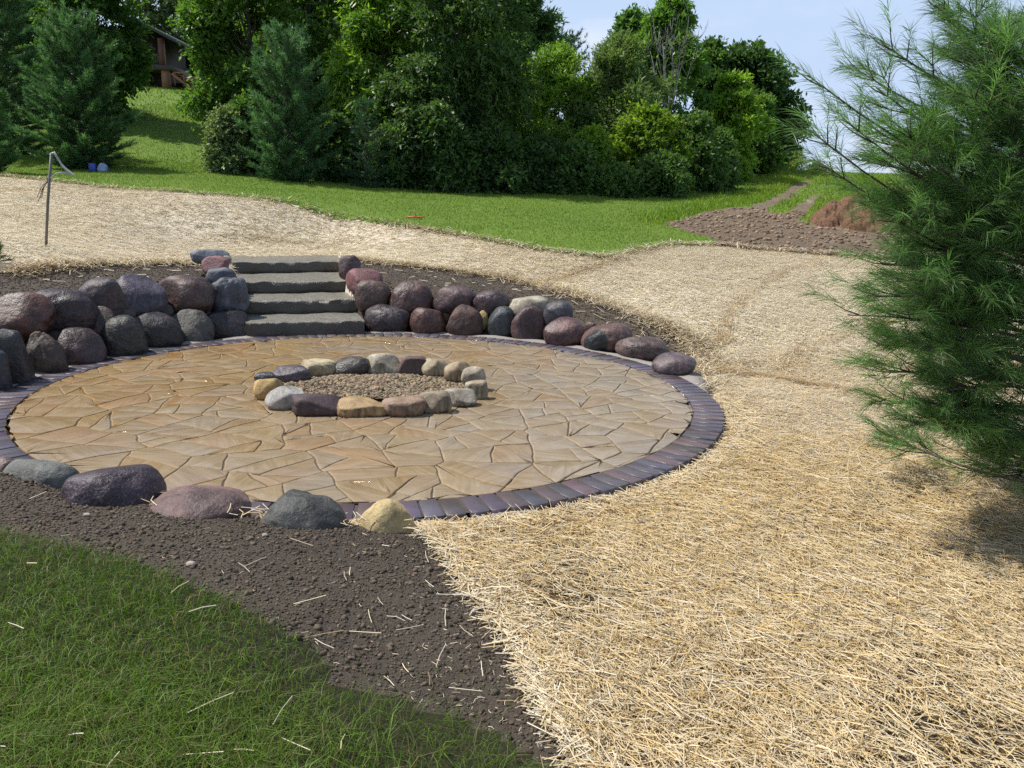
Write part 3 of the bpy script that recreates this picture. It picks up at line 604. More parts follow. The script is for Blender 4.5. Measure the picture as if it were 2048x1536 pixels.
right = [
 (ZR((48,76,154,180)),'c',UP+.8,(.16,.12,.12),'rough',41,dict(p=2.8,facets=4,rough=.08),'craggy reddish grey rock beside the right end of the top step'),
 (ZR((86,146,264,245)),'c',UP+.4,(.27,.15,.155),'rough',42,dict(p=3,facets=3,lump=.06),'flat pink split rock right of the third step'),
 (ZR((133,204,308,344)),'c',UP,(.14,.105,.088),'granite',43,dict(p=2.4),'round brown boulder right of the second step, upper course'),
 (ZR((298,206,528,375)),'c',UP,(.15,.105,.095),'granite',44,dict(p=2.3,taper=.15,facets=1),'large peaked reddish brown boulder with a shiny facet, upper course'),
 (ZR((528,231,745,355)),'c',UP,(.13,.10,.10),'granite',45,dict(p=2.4,tilt=-8),'wide brown-purple boulder in the middle of the upper course right of the steps'),
 (ZR((732,257,918,368)),'c',UP,(.12,.095,.105),'granite',46,dict(p=2.3,tilt=8),'purple-brown oval boulder left of the cream one'),
 (ZR((920,286,1118,382)),'c',UP,(.46,.44,.37),'pale',47,dict(p=2.9,tilt=-10,rough=.08),'cream boulder with dark pits in the upper course'),
 (ZR((1092,309,1243,434)),'c',RO+.52,(.10,.115,.135),'granite',48,dict(p=2.6),'blue-grey boulder at the right end of the upper course'),
 (ZR((174,329,412,470)),'g',0,(.065,.055,.062),'granite',49,dict(p=2.4,tilt=-6),'dark black-purple boulder beside the lowest step, right side'),
 (ZR((411,343,594,478)),'g',0,(.15,.09,.078),'granite',50,dict(p=2.6,lump=.05),'smooth reddish brown domed boulder, lower course'),
 (ZR((553,338,618,408)),'c',RO+.5,(.25,.23,.16),'pale',51,dict(p=2.3),'small tan-green cobble wedged between two brown domed boulders'),
 (ZR((596,332,782,486)),'g',0,(.095,.065,.055),'rough',52,dict(p=2.5,taper=.12,tilt=-10),'dark brown pocked domed boulder left of the small cream egg stone'),
 (ZR((748,357,810,442)),'c',RO+.42,(.46,.38,.22),'pale',53,dict(p=2.2),'small cream egg-shaped cobble wedged in the wall'),
 (ZR((807,337,943,490)),'g',0,(.075,.10,.11),'granite',54,dict(p=2.8,lump=.05,facets=1),'smooth dark teal boulder, lower course'),
 (ZR((925,333,1104,506)),'g',0,(.12,.088,.088),'granite',55,dict(p=2.5,taper=.14),'purple-brown domed boulder under the cream one'),
 (ZR((1092,394,1310,540)),'g',0,(.20,.135,.13),'granite',56,dict(p=2.5,tilt=22,facets=4,lump=.06),'angular pinkish boulder slanting up to the right'),
 (ZR((1302,416,1366,480)),'c',RO+.6,(.17,.13,.12),'granite',57,dict(p=2.4),'small brown stone behind the red-brown speckled boulder'),
 (ZR((1283,423,1540,568)),'g',0,(.19,.125,.11),'rough',58,dict(p=2.3,taper=.08),'red-brown speckled boulder with a black patch at its foot'),
 (ZR((1458,492,1735,608)),'g',0,(.17,.14,.13),'granite',59,dict(p=2.1,tilt=-6),'long lens-shaped grey-brown boulder near the right end of the wall'),
 (ZR((1648,576,1866,690)),'g',0,(.20,.18,.19),'granite',60,dict(p=2.3,tilt=-24),'grey speckled oval boulder ending the wall on the right'),
]
front = [
 (ZF((-60,78,70,150)),'n',RO+.22,(.22,.17,.16),'granite',71,dict(p=2.4),'pinkish grey stone at the left picture edge beside the patio front'),
 (ZF((0,90,312,215)),'n',RO+.24,(.17,.19,.18),'rough',72,dict(p=2.8,facets=3,tilt=-6),'flat green-grey rock half buried at the front left of the patio'),
 (ZF((322,115,710,300)),'n',RO+.26,(.10,.082,.105),'granite',73,dict(p=2.4,tilt=-14),'shiny dark purple boulder half buried at the patio front'),
 (ZF((655,230,1110,345)),'n',RO+.24,(.19,.14,.135),'rough',74,dict(p=2.4,tilt=-4),'brownish pink boulder almost buried in soil at the patio front'),
 (ZF((1160,236,1568,400)),'n',RO+.22,(.11,.12,.115),'rough',75,dict(p=2.4,rough=.08,tilt=-12),'rough dark green-grey boulder at the patio front'),
 (ZF((1595,270,1915,435)),'n',RO+.2,(.52,.44,.27),'pale',76,dict(p=2.1,taper=.22,rough=.06),'yellow cream boulder at the tip of the straw, patio front'),
]
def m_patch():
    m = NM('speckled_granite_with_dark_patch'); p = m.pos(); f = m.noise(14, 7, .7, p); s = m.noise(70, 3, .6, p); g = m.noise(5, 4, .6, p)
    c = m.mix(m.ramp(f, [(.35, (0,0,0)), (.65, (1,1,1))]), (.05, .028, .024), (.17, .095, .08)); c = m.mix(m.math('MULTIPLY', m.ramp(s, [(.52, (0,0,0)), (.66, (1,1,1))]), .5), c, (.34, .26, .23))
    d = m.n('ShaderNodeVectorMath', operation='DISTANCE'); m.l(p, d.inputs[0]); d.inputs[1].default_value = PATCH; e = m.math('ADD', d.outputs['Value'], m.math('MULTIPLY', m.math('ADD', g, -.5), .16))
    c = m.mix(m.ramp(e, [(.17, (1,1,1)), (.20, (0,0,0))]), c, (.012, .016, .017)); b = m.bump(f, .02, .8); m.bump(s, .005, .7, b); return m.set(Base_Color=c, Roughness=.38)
for lst in (left, right, front):
    for bx, md, v, c_, mt, sd_, kw, lb in lst: rock('boulder', 'boulder', lb, GW, bx, md, v, c_, mt, sd_, sink=1.1 if md == 'n' else .28, **kw)
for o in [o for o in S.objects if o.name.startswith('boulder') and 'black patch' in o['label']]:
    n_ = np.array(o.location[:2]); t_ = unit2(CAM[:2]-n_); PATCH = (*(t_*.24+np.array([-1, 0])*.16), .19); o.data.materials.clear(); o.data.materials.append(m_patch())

# ------------------------------------------------------------------ fire pit
GF = 'stones of the fire ring'
ring = [
 (ZP((135,250,325,350)),.03,(.07,.08,.095),'granite',81,dict(p=3),'flat dark slate stone of the fire ring, behind the round orange-stained one'),
 (ZP((288,204,538,335)),.04,(.17,.16,.19),'granite',82,dict(p=2.8),'grey-purple smooth stone at the back left of the fire ring'),
 (ZP((496,150,748,288)),.05,(.46,.42,.31),'pale',83,dict(p=2.6,rough=.07),'pitted cream stone at the back of the fire ring'),
 (ZP((728,134,1008,285)),.05,(.10,.10,.09),'granite',84,dict(p=3.2,facets=3,tilt=-6),'dark angular stone with a grey top at the back of the fire ring'),
 (ZP((982,102,1256,275)),.05,(.45,.42,.35),'burnt',85,dict(p=2.3,taper=.15),'tallest domed cream stone at the back of the fire ring'),
 (ZP((1252,128,1470,275)),.05,(.14,.10,.095),'burnt',86,dict(p=4,lump=.04),'brown square block at the back of the fire ring'),
 (ZP((1432,148,1636,285)),.05,(.42,.37,.27),'burnt',87,dict(p=2.8),'cream stone with dark drips right of the brown block'),
 (ZP((1616,166,1800,325)),.05,(.40,.33,.23),'burnt',88,dict(p=3,facets=2),'brown-streaked cream stone at the back right of the fire ring'),
 (ZP((1750,212,1925,368)),.04,(.40,.37,.31),'pale',89,dict(p=2.6,tilt=-15),'tall pale grey stone at the right end of the fire ring'),
 (ZP((1776,318,1944,468)),0,(.42,.38,.29),'burnt',90,dict(p=2.5),'mottled cream stone of the fire ring in front of the tall pale grey one'),
 (ZP((132,296,340,474)),0,(.50,.39,.22),'pale',91,dict(p=2.3),'round cream stone with an orange stained side'),
 (ZP((226,365,496,552)),0,(.42,.42,.41),'pale',92,dict(p=2.6,facets=3),'whitish grey stone at the front left of the fire ring'),
 (ZP((436,425,784,603)),0,(.085,.062,.068),'burnt',93,dict(p=4.2,lump=.03),'dark purple flat-topped block at the front of the fire ring'),
 (ZP((786,456,1140,608)),0,(.40,.30,.18),'burnt',94,dict(p=4.5,lump=.04),'tan orange block at the very front of the fire ring'),
 (ZP((1132,450,1446,606)),0,(.34,.26,.20),'burnt',95,dict(p=3.0,facets=1),'pinkish tan stone right of the orange block'),
 (ZP((1412,400,1660,578)),0,(.32,.28,.22),'burnt',96,dict(p=2.9,facets=3,tilt=10),'grey-brown angular stone with a pale top, front right of the fire ring'),
 (ZP((1606,384,1856,528)),0,(.38,.36,.31),'burnt',97,dict(p=2.8,tilt=8),'long grey cream stone between the angular one and the mottled one'),
]
for bx, v, c_, mt, sd_, kw, lb in ring: rock('ring_stone', 'stone', lb, GF, bx, 'g', v, c_, mt, sd_, dr=.62, sink=.12, wide=1.13, **{**kw, 'p': max(3.2, kw.get('p', 3)), 'facets': kw.get('facets', 2)+1, 'lump': .06})
pf, pb = plane(745, 800, .0)[:2], plane(745, 755, .0)[:2]; pl, pr = plane(560, 775, 0)[:2], plane(930, 765, 0)[:2]
fc = (pf+pb)/2; fc[0] = (pl[0]+pr[0])/2; frad = (pr[0]-pl[0])/2
print('fire pit', fc, frad, (pb-pf)[1]/2)
def pebbles(n, xy, z, size, colf, sub=1, seed=3):
    rs = np.random.default_rng(seed); N, T = ICO[sub]; k = len(N)
    sc = size[:, None, None]*rs.uniform(.6, 1.25, (n, 1, 3))*rs.uniform(.68, 1.22, (n, k, 1)); sc[:, :, 2] *= .75
    V = N[None]*sc; an = rs.uniform(0, 6.28, n); c, s = np.cos(an)[:, None], np.sin(an)[:, None]
    V = np.stack([V[..., 0]*c-V[..., 1]*s+xy[:, 0:1], V[..., 0]*s+V[..., 1]*c+xy[:, 1:2], V[..., 2]+z[:, None]], -1)
    return V.reshape(-1, 3), (T[None]+(np.arange(n)*k)[:, None, None]).reshape(-1, 3), np.repeat(colf, k, 0)
fr2 = np.array([frad+.05, (pb-pf)[1]/2+.06])
g = Geo(); n = 64; rr_ = np.linspace(0, 1, 14); V = []; 
for r_ in rr_:
    a = np.arange(n)/n*2*math.pi; P = fc+np.c_[np.cos(a)*fr2[0]*r_, np.sin(a)*fr2[1]*r_]; V.append(np.c_[P, .03+.035*(1-r_**2)+.012*wob(P, 9, 2)])
V = np.concatenate(V); k = np.arange(n); q = np.concatenate([np.stack([i*n+k, (i+1)*n+k, (i+1)*n+(k+1) % n, i*n+(k+1) % n], 1) for i in range(13)]); g.add(V, q, None, np.tile((.22,.17,.115), (len(V), 1)))
N_ = 5200; a = rng.uniform(0, 6.28, N_); r_ = np.sqrt(rng.uniform(0, 1, N_)); P = fc+np.c_[np.cos(a)*fr2[0]*r_, np.sin(a)*fr2[1]*r_]
cc = np.array([.265, .205, .135])*rng.uniform(.45, 1.8, (N_, 1))*(1+rng.normal(0, .06, (N_, 3)))
V, t, c_ = pebbles(N_, P, .035+.035*(1-r_**2)+.012*wob(P, 9, 2), rng.uniform(.006, .016, N_)*rng.choice([1, 1, 1.6], N_), np.clip(cc, .02, .6)); g.add(V, None, t, c_)
o = g.build('gravel', MAT['gravel'], smooth=False); tag(o, 'tan gravel filling the fire ring', 'gravel', kind='stuff')

# ------------------------------------------------------------------ loose soil, straw, grass
def scatter(n, x0, x1, y0, y1, zid, seed, jit=True):
    rs = np.random.default_rng(seed); x = rs.uniform(x0, x1, n); y = rs.uniform(y0, y1, n); z = zone(x, y, jit); r = np.hypot(x-PC[0], y-PC[1])
    k = (z == zid) & (r > RO+(.06 if zid != SOIL else .24))
    for q, lv in STEP: k &= ~pip(x, y, q)
    return np.c_[x, y][k]
def infront(P, mx=800, my=350):             # keeps what stands in or near the picture
    d = np.c_[P, H(P[:, 0], P[:, 1])]-CAM; cp, sp = math.cos(PITCH), math.sin(PITCH); f = d[:, 1]*cp-d[:, 2]*sp; u = d[:, 1]*sp+d[:, 2]*cp
    px = 1024+F*d[:, 0]/np.maximum(f, .1); py = 768-F*u/np.maximum(f, .1); return (f > .3) & (px > -mx) & (px < 2048+mx) & (py < 1536+my)
g = Geo()
for (n, bx, smin, smax, seed) in ((150000, (-5.4, 1.3, 1.2, 4.6), .0018, .007, 5), (9000, (-3.4, 1.2, 1.2, 4.6), .006, .014, 6), (95000, (-8.5, 3.2, 5, 13.2), .005, .014, 7)):
    P = scatter(n, *bx, SOIL, seed); P = P[infront(P)]; m = len(P); z = H(P[:, 0], P[:, 1])
    sz = rng.uniform(0, 1, m)**2.2*(smax-smin)+smin; cc = np.array([.132, .104, .077])*rng.uniform(.45, 1.6, (m, 1))*(1+rng.normal(0, .05, (m, 3)))
    V, t, c_ = pebbles(m, P, z+sz*.25, sz, np.clip(cc, .01, .3), 1, seed); g.add(V, None, t, c_)
o = g.build('soil', MAT['clod'], smooth=False); tag(o, 'crumbly dark soil clods round the patio', 'soil', kind='stuff')
def stalks(P, z, length, width, ang, pitch, bend, col, tent=True):
    m = len(P); d = np.c_[np.cos(ang)*np.cos(pitch), np.sin(ang)*np.cos(pitch), np.sin(pitch)]; s = np.c_[-np.sin(ang), np.cos(ang), np.zeros(m)]
    c = np.c_[P, z]; e0 = c-d*length[:, None]/2; e1 = c+d*length[:, None]/2; mid = c+np.c_[s[:, :2]*bend[:, None], np.abs(bend)*.4]; w = s*width[:, None]/2
    if tent:
        up = np.array([0, 0, 1.])*width[:, None]*.55
        rows = [e0-w, e0+up, e0+w, mid-w, mid+up, mid+w, e1-w, e1+up, e1+w]; V = np.stack(rows, 1).reshape(-1, 3); b = (np.arange(m)*9)[:, None]
        q = np.concatenate([b+np.array([f]) for f in ((0,1,4,3),(1,2,5,4),(3,4,7,6),(4,5,8,7))]); return V, q, np.repeat(col, 9, 0)
    V = np.stack([e0-w, e0+w, mid-w, mid+w, e1-w, e1+w], 1).reshape(-1, 3); b = (np.arange(m)*6)[:, None]
    q = np.concatenate([b+np.array([f]) for f in ((0,1,3,2),(2,3,5,4))]); return V, q, np.repeat(col, 6, 0)
def strawcol(P, rs, pale):
    m = len(P); t = rs.random((m, 1)); gold, cream, grey = np.array([.52, .37, .145]), np.array([.68, .59, .41]), np.array([.60, .57, .49])
    patch = np.clip(.5+.6*wob(P, .9, 12)[:, None], 0, 1); k = np.clip(pale-.08+patch*.55+(t-.5)*.8, 0, 1)
    c = gold*(1-k)+cream*k; w = (rs.random((m, 1)) < .25+.3*pale); c = np.where(w, c*.5+grey*.5, c); dk = rs.random((m, 1)) < .16-.08*pale; c = np.where(dk, c*np.array([.45, .38, .3]), c)
    return np.clip(c*rs.uniform(.7, 1.25, (m, 1)), .02, .85)
g = Geo(); rs = np.random.default_rng(31)
def lay(n, bx, lmin, lmax, wid, zmax, pale, tent, seed, spread=.9, base=-.35, zid=STRAW, thick=0.0, pt=.10, lite=1.0, gap0=1.0, gm=1.0, fade=None):
    rs = np.random.default_rng(seed); P = scatter(n, *bx, zid, seed); P = P[infront(P)]; P = P[rs.random(len(P)) < np.clip(gap0+gm*(.45*wob(P, 2.1, 20)+.40*wob(P, 6.5, 21)), np.where(P[:, 1] < 5, .2, .34), 1)*(fade(P) if fade else 1)]; m = len(P); z = H(P[:, 0], P[:, 1])
    swath = base+.8*wob(P, .55, 13); ang = swath+rs.normal(0, spread, m)
    mound = np.clip(wob(P, 2.2, 14), 0, 1)*.03
    V, q, c_ = stalks(P, z+.004+rs.uniform(0, 1, m)**1.5*(zmax+mound), rs.uniform(lmin, lmax, m)*rs.choice([.6, 1, 1, 1.3], m), wid*rs.uniform(.6, 1.5, m), ang, rs.normal(0, pt, m)+.03*(pt > .08), rs.normal(0, .010, m), np.clip(strawcol(P, rs, pale)*lite, 0, .88), tent)
    g.add(V, q, None, c_)
lay(390000, (-.6, 6.3, 1.4, 6.4), .04, .18, .0029, .046, .06, True, 41, gap0=.74, pt=.15, fade=lambda P: 1-sstep(3.9, 6.3, P[:, 1]+.4*wob(P, 1.5, 22)))
lay(330000, (1.0, 9.0, 3.4, 9.6), .06, .18, .0038, .020, .42, False, 42, lite=1.1, gap0=.95, fade=lambda P: sstep(3.5, 5.6, P[:, 1]+.4*wob(P, 1.5, 22))*(1-sstep(8.0, 9.5, P[:, 1])))
lay(190000, (-1, 8.5, 8, 16.8), .06, .18, .0055, .010, .95, False, 43, pt=.05, lite=1.22, gm=.35, fade=lambda P: sstep(-1.2, 2.8, P[:, 0]+.5*wob(P, 1.2, 23))*.75+.25)
lay(210000, (-13, 3, 9.5, 20), .07, .20, .0062, .010, .95, False, 44, .8, 0, pt=.05, lite=1.22, gm=.35, fade=lambda P: 1-sstep(-1.5, 2.8, P[:, 0]+.5*wob(P, 1.2, 23)))
# loose golden wisps along the folds and overlaps of the mat
for ln_, n_, wd_ in (([(1385,737),(1500,752),(1640,772),(1780,800)], 1500, .05), ([(1440,690),(1455,640),(1490,590),(1560,545),(1640,520)], 1600, .06), ([(1218,520),(1160,545),(1090,566)], 900, .07), ([(1700,880),(1850,955),(2048,1020)], 1500, .07),
                     ([(1480,920),(1560,965),(1650,1012),(1780,1060),(1900,1110)], 1800, .05), ([(430,468),(560,482),(700,476)], 900, .08), ([(1560,760),(1600,700),(1800,640)], 1000, .07), ([(880,1060),(1050,1060),(1250,1000),(1420,900)], 2600, .12)):
    A = np.array(hits(ln_)); n_ = int(n_*.5); tt = rng.uniform(0, len(A)-1.001, n_); i_ = tt.astype(int); fr_ = (tt-i_)[:, None]; P = A[i_]*(1-fr_)+A[i_+1]*fr_+rng.normal(0, wd_*1.3, (n_, 2)); d_ = unit2(A[i_+1]-A[i_]); P = P[np.hypot(P[:, 0]-PC[0], P[:, 1]-PC[1]) > RO+.05]; n_ = len(P); d_ = d_[:n_]
    V, q, c_ = stalks(P, H(P[:, 0], P[:, 1])+.012+rng.uniform(0, .035, n_), rng.uniform(.08, .22, n_), np.full(n_, .0052), np.arctan2(d_[:, 1], d_[:, 0])+rng.normal(0, .5, n_), rng.normal(.02, .12, n_), rng.normal(0, .012, n_), strawcol(P, rng, .25)*np.array([.95, .88, .76]), False); g.add(V, q, None, c_)
# thick ragged edge of the blanket at the soil and along the brick
sm = np.array(seam); tt = rng.uniform(0, len(sm)-1.001, 2600); i_ = tt.astype(int); fr_ = (tt-i_)[:, None]; P = sm[i_]*(1-fr_)+sm[i_+1]*fr_+np.c_[np.abs(rng.normal(0, .10, 2600))-.05, rng.normal(0, .06, 2600)]
V, q, c_ = stalks(P, H(P[:, 0], P[:, 1])+.008+rng.uniform(0, .03, len(P)), rng.uniform(.08, .2, len(P)), np.full(len(P), .0042), rng.uniform(0, 6.28, len(P)), rng.normal(.05, .15, len(P)), rng.normal(0, .012, len(P)), strawcol(P, rng, .4)); g.add(V, q, None, c_)
a = np.radians(rng.uniform(-100, 3, 3200)); rad = RO+.05+np.abs(rng.normal(0, .09, 3200)); P = PC+np.c_[rad*np.cos(a), rad*np.sin(a)]
V, q, c_ = stalks(P, H(P[:, 0], P[:, 1])+.01+rng.uniform(0, .05, len(P)), rng.uniform(.07, .18, len(P)), np.full(len(P), .0045), rng.uniform(0, 6.28, len(P)), rng.normal(.1, .2, len(P)), rng.normal(0, .012, len(P)), strawcol(P, rng, .4)); g.add(V, q, None, c_)
ls = np.array(leftsoil[::-1]+rsoil[:10]); 
for A, n_ in ((np.array(leftsoil[::-1]), 2200), (np.array(rsoil[:11]), 4200)):
    tt = rng.uniform(0, len(A)-1.001, n_); i_ = tt.astype(int); fr_ = (tt-i_)[:, None]; P = A[i_]*(1-fr_)+A[i_+1]*fr_+rng.normal(0, .13, (n_, 2))
    V, q, c_ = stalks(P, H(P[:, 0], P[:, 1])+.01+rng.uniform(0, .05, n_), rng.uniform(.1, .24, n_), np.full(n_, .008), rng.uniform(0, 6.28, n_), rng.normal(.05, .2, n_), rng.normal(0, .012, n_), strawcol(P, rng, .5), False); g.add(V, q, None, c_)
tb = np.array(top_border[1:]); n_ = 5000; tt = rng.uniform(0, len(tb)-1.001, n_); i_ = tt.astype(int); fr_ = (tt-i_)[:, None]; P = tb[i_]*(1-fr_)+tb[i_+1]*fr_+rng.normal(0, .12, (n_, 2))
V, q, c_ = stalks(P, H(P[:, 0], P[:, 1])+.02+rng.uniform(0, .05, n_), rng.uniform(.12, .3, n_), np.full(n_, .012), rng.uniform(0, 6.28, n_), rng.normal(.05, .15, n_), rng.normal(0, .012, n_), strawcol(P, rng, .7), False); g.add(V, q, None, c_)
o = g.build('straw', MAT['straw']); tag(o, 'loose golden straw mulch spread over the seeded ground', 'straw', kind='stuff')
# single stalks blown onto the soil and the grass
g = Geo()
for zid, bx, n_, sd_ in ((SOIL, (-2.6, 1.2, 1.6, 4.3), 640, 51), (GRASS, (-2.4, .9, 1.4, 3.4), 60, 52), (SOIL, (-6, 3, 9, 13), 420, 53), (SOIL, (-1.6, 1.2, 1.6, 4.3), 4200, 54)):
    P = scatter(n_, *bx, zid, sd_)
    if sd_ == 51: P = P[rng.random(len(P)) < np.clip(.25+.55*(P[:, 0]+1.0), .12, 1)]
    if sd_ == 54: P = P[rng.random(len(P)) < np.clip(.1+.7*(P[:, 0]+.6), .03, 1)]
    m = len(P); far = sd_ == 53
    V, q, c_ = stalks(P, H(P[:, 0], P[:, 1])+(.014 if zid == SOIL else .045)+rng.uniform(0, .012, m), rng.uniform(.008, .03, m) if sd_ == 54 else rng.uniform(.03, .15, m), np.full(m, .008 if far else .0018 if sd_ == 54 else .0030), rng.uniform(0, 6.28, m), rng.normal(0, .08, m), rng.normal(0, .0035, m), np.clip(strawcol(P, rng, .9)*1.05, 0, .85)); g.add(V, q, None, c_)
o = g.build('scattered_straw', MAT['straw']); tag(o, 'single straw stalks blown across the dark soil and grass', 'straw', kind='stuff')
def blades(P, z, h, w, lean, col, rs, segs=2):
    m = len(P); ang = rs.uniform(0, 6.28, m); ld = np.c_[np.cos(ang), np.sin(ang), np.zeros(m)]; fa = rs.uniform(0, 6.28, m); s = np.c_[np.cos(fa), np.sin(fa), np.zeros(m)]*w[:, None]/2; b = np.c_[P, z]
    up = np.array([0, 0, 1.]); m1 = b+up*h[:, None]*.55+ld*(lean*h*.25)[:, None]; t = b+up*(h*(1-.35*np.clip(lean, 0, 1.4)))[:, None]+ld*(lean*h*.9)[:, None]
    V = np.stack([b-s, b+s, m1-s*.8, m1+s*.8, t], 1).reshape(-1, 3); i = (np.arange(m)*5)[:, None]; return V, i+np.array([[0, 1, 3, 2]]), i+np.array([[2, 3, 4]]), np.repeat(col, 5, 0)
def grasscol(P, rs, a, b, dry=.1):
    m = len(P); k = np.clip(.5+.5*wob(P, 1.7, 15)+rs.normal(0, .25, m), 0, 1)[:, None]; c = np.array(a)*(1-k)+np.array(b)*k; c = np.where(rs.random((m, 1)) < dry*(1+1.5*np.clip(wob(P, 2.5, 16), 0, 1))[:, None], np.array([.20, .165, .075])*rs.uniform(.6, 1.2, (m, 1)), c); return np.clip(c*rs.uniform(.65, 1.35, (m, 1)), .005, .5)
g = Geo(); rs = np.random.default_rng(61)
P = scatter(370000, -5.1, 1.1, 1.3, 4.0, GRASS, 62); P = P[infront(P)]; gb0 = np.array(grassb); de = np.min(np.hypot(P[:, None, 0]-gb0[None, :, 0], P[:, None, 1]-gb0[None, :, 1]), 1); dens = np.clip(.62+.6*wob(P, 4.0, 17), .22, 1)*np.clip(.35+de/.35, 0, 1); P = P[rs.random(len(P)) < dens]; m = len(P)
V, q, t, c_ = blades(P, H(P[:, 0], P[:, 1])-.004, rs.uniform(.03, .09, m)*(1+.5*np.clip(wob(P, 5, 19), -1, 1)), rs.uniform(.0013, .0032, m), rs.uniform(.3, 1.9, m), grasscol(P, rs, (.052, .12, .012), (.135, .225, .03), .16), rs); g.add(V, q, t, c_)
P = scatter(14000, -3.4, 1.1, 1.3, 4.3, SOIL, 63); gb = np.array(grassb); dmin = np.min(np.hypot(P[:, None, 0]-gb[None, :, 0], P[:, None, 1]-gb[None, :, 1]), 1); P = P[(dmin < .45) & (rs.random(len(P)) < np.clip(1-dmin/.4, 0, 1)*np.clip(wob(P, 6, 18)+.1, 0, 1))]; m = len(P)
V, q, t, c_ = blades(P, H(P[:, 0], P[:, 1])-.004, rs.uniform(.02, .07, m), rs.uniform(.002, .004, m), rs.uniform(.3, 1.6, m), grasscol(P, rs, (.04, .075, .012), (.08, .12, .025), .25), rs); g.add(V, q, t, c_)
o = g.build('grass', MAT['grass']); tag(o, 'shaggy dark green grass in the near corner', 'grass', kind='stuff')
g = Geo(); rs = np.random.default_rng(71)
for n_, bx, h0, h1, w_, sd_ in ((150000, (-16, 7, 12.5, 27), .03, .07, .012, 72), (70000, (-18, 16, 24, 40), .05, .10, .022, 73), (40000, (-24, 30, 34, 58), .08, .16, .04, 74)):
    P = scatter(n_, *bx, LAWN, sd_); P = P[infront(P)]; m = len(P)
    V, q, t, c_ = blades(P, H(P[:, 0], P[:, 1])-.01, rs.uniform(h0, h1, m), rs.uniform(.6, 1.3, m)*w_, rs.uniform(.1, .9, m), grasscol(P, rs, (.135, .23, .028), (.22, .315, .05), .02), rs); g.add(V, q, t, c_)
o = g.build('lawn_grass', MAT['grass']); tag(o, 'short mown lawn grass before the trees', 'grass', kind='stuff')
g = Geo(); edge = np.array(hits([(1590,352),(1575,372),(1530,395),(1480,410),(1400,428),(1330,446)])); n_ = 9000; tt = rs.uniform(0, len(edge)-1.001, n_); i_ = tt.astype(int); fr_ = (tt-i_)[:, None]
P = edge[i_]*(1-fr_)+edge[i_+1]*fr_+np.c_[rs.normal(-.35, .4, n_), rs.normal(0, .6, n_)]; far = np.clip((P[:, 1]-20)/25, 0, 1)
edge2 = np.array(hits([(1640,395),(1620,440),(1690,420),(1740,392),(1700,370),(1720,355)])); tt = rs.uniform(0, len(edge2)-1.001, n_); i_ = tt.astype(int); fr_ = (tt-i_)[:, None]; P2 = edge2[i_]*(1-fr_)+edge2[i_+1]*fr_+rs.normal(0, .9, (n_, 2)); P = np.r_[P, P2]; far = np.clip((P[:, 1]-20)/25, 0, 1)
k = zone(P[:, 0], P[:, 1]) == LAWN; P = P[k]; far = far[k]; m = len(P)
V, q, t, c_ = blades(P, H(P[:, 0], P[:, 1])-.01, rs.uniform(.06, .17, m)*(1+far), rs.uniform(.01, .02, m)*(1+far), rs.uniform(.1, .8, m), grasscol(P, rs, (.16, .28, .022), (.26, .36, .04), .05), rs); g.add(V, q, t, c_)
o = g.build('rough_grass', MAT['grass']); tag(o, 'taller bright weedy grass along the dirt track', 'grass', kind='stuff')

# ------------------------------------------------------------------ trees
def leaf_quads(c, d, nrm, ln, wd):
    s = np.cross(d, nrm); s /= np.linalg.norm(s, axis=1)[:, None]+1e-9; m = len(c); ln = ln[:, None]; wd = wd[:, None]
    V = np.stack([c, c+d*ln*.45+s*wd*.5, c+d*ln, c+d*ln*.45-s*wd*.5], 1).reshape(-1, 3); return V, (np.arange(m)*4)[:, None]+np.array([[0, 1, 2, 3]])
def unit(v): return v/(np.linalg.norm(v, axis=-1, keepdims=True)+1e-9)
def base_at(px, d, py=350):
    r = rays((px, py))[0]; x = r[0]/r[1]*d; return np.array([x, d, float(H([x], [d])[0])])
def ztop(px, py, d): return depth(px, py, d)[2]
PROF = {'round': lambda t: np.sin(math.pi*np.clip(t, .02, .98)**.8)**.55, 'tall': lambda t: np.sin(math.pi*np.clip(t, .02, .98)**.62)**.6,
        'dome': lambda t: np.sqrt(np.clip(1-t**2.2, 0, 1))*.98+.02, 'spire': lambda t: np.clip(1-t, 0, 1)**.7*(.75+.25*np.sin(t*9)), 'vase': lambda t: .35+.65*np.sin(math.pi*np.clip(t, 0, .97)**1.3)**.7}
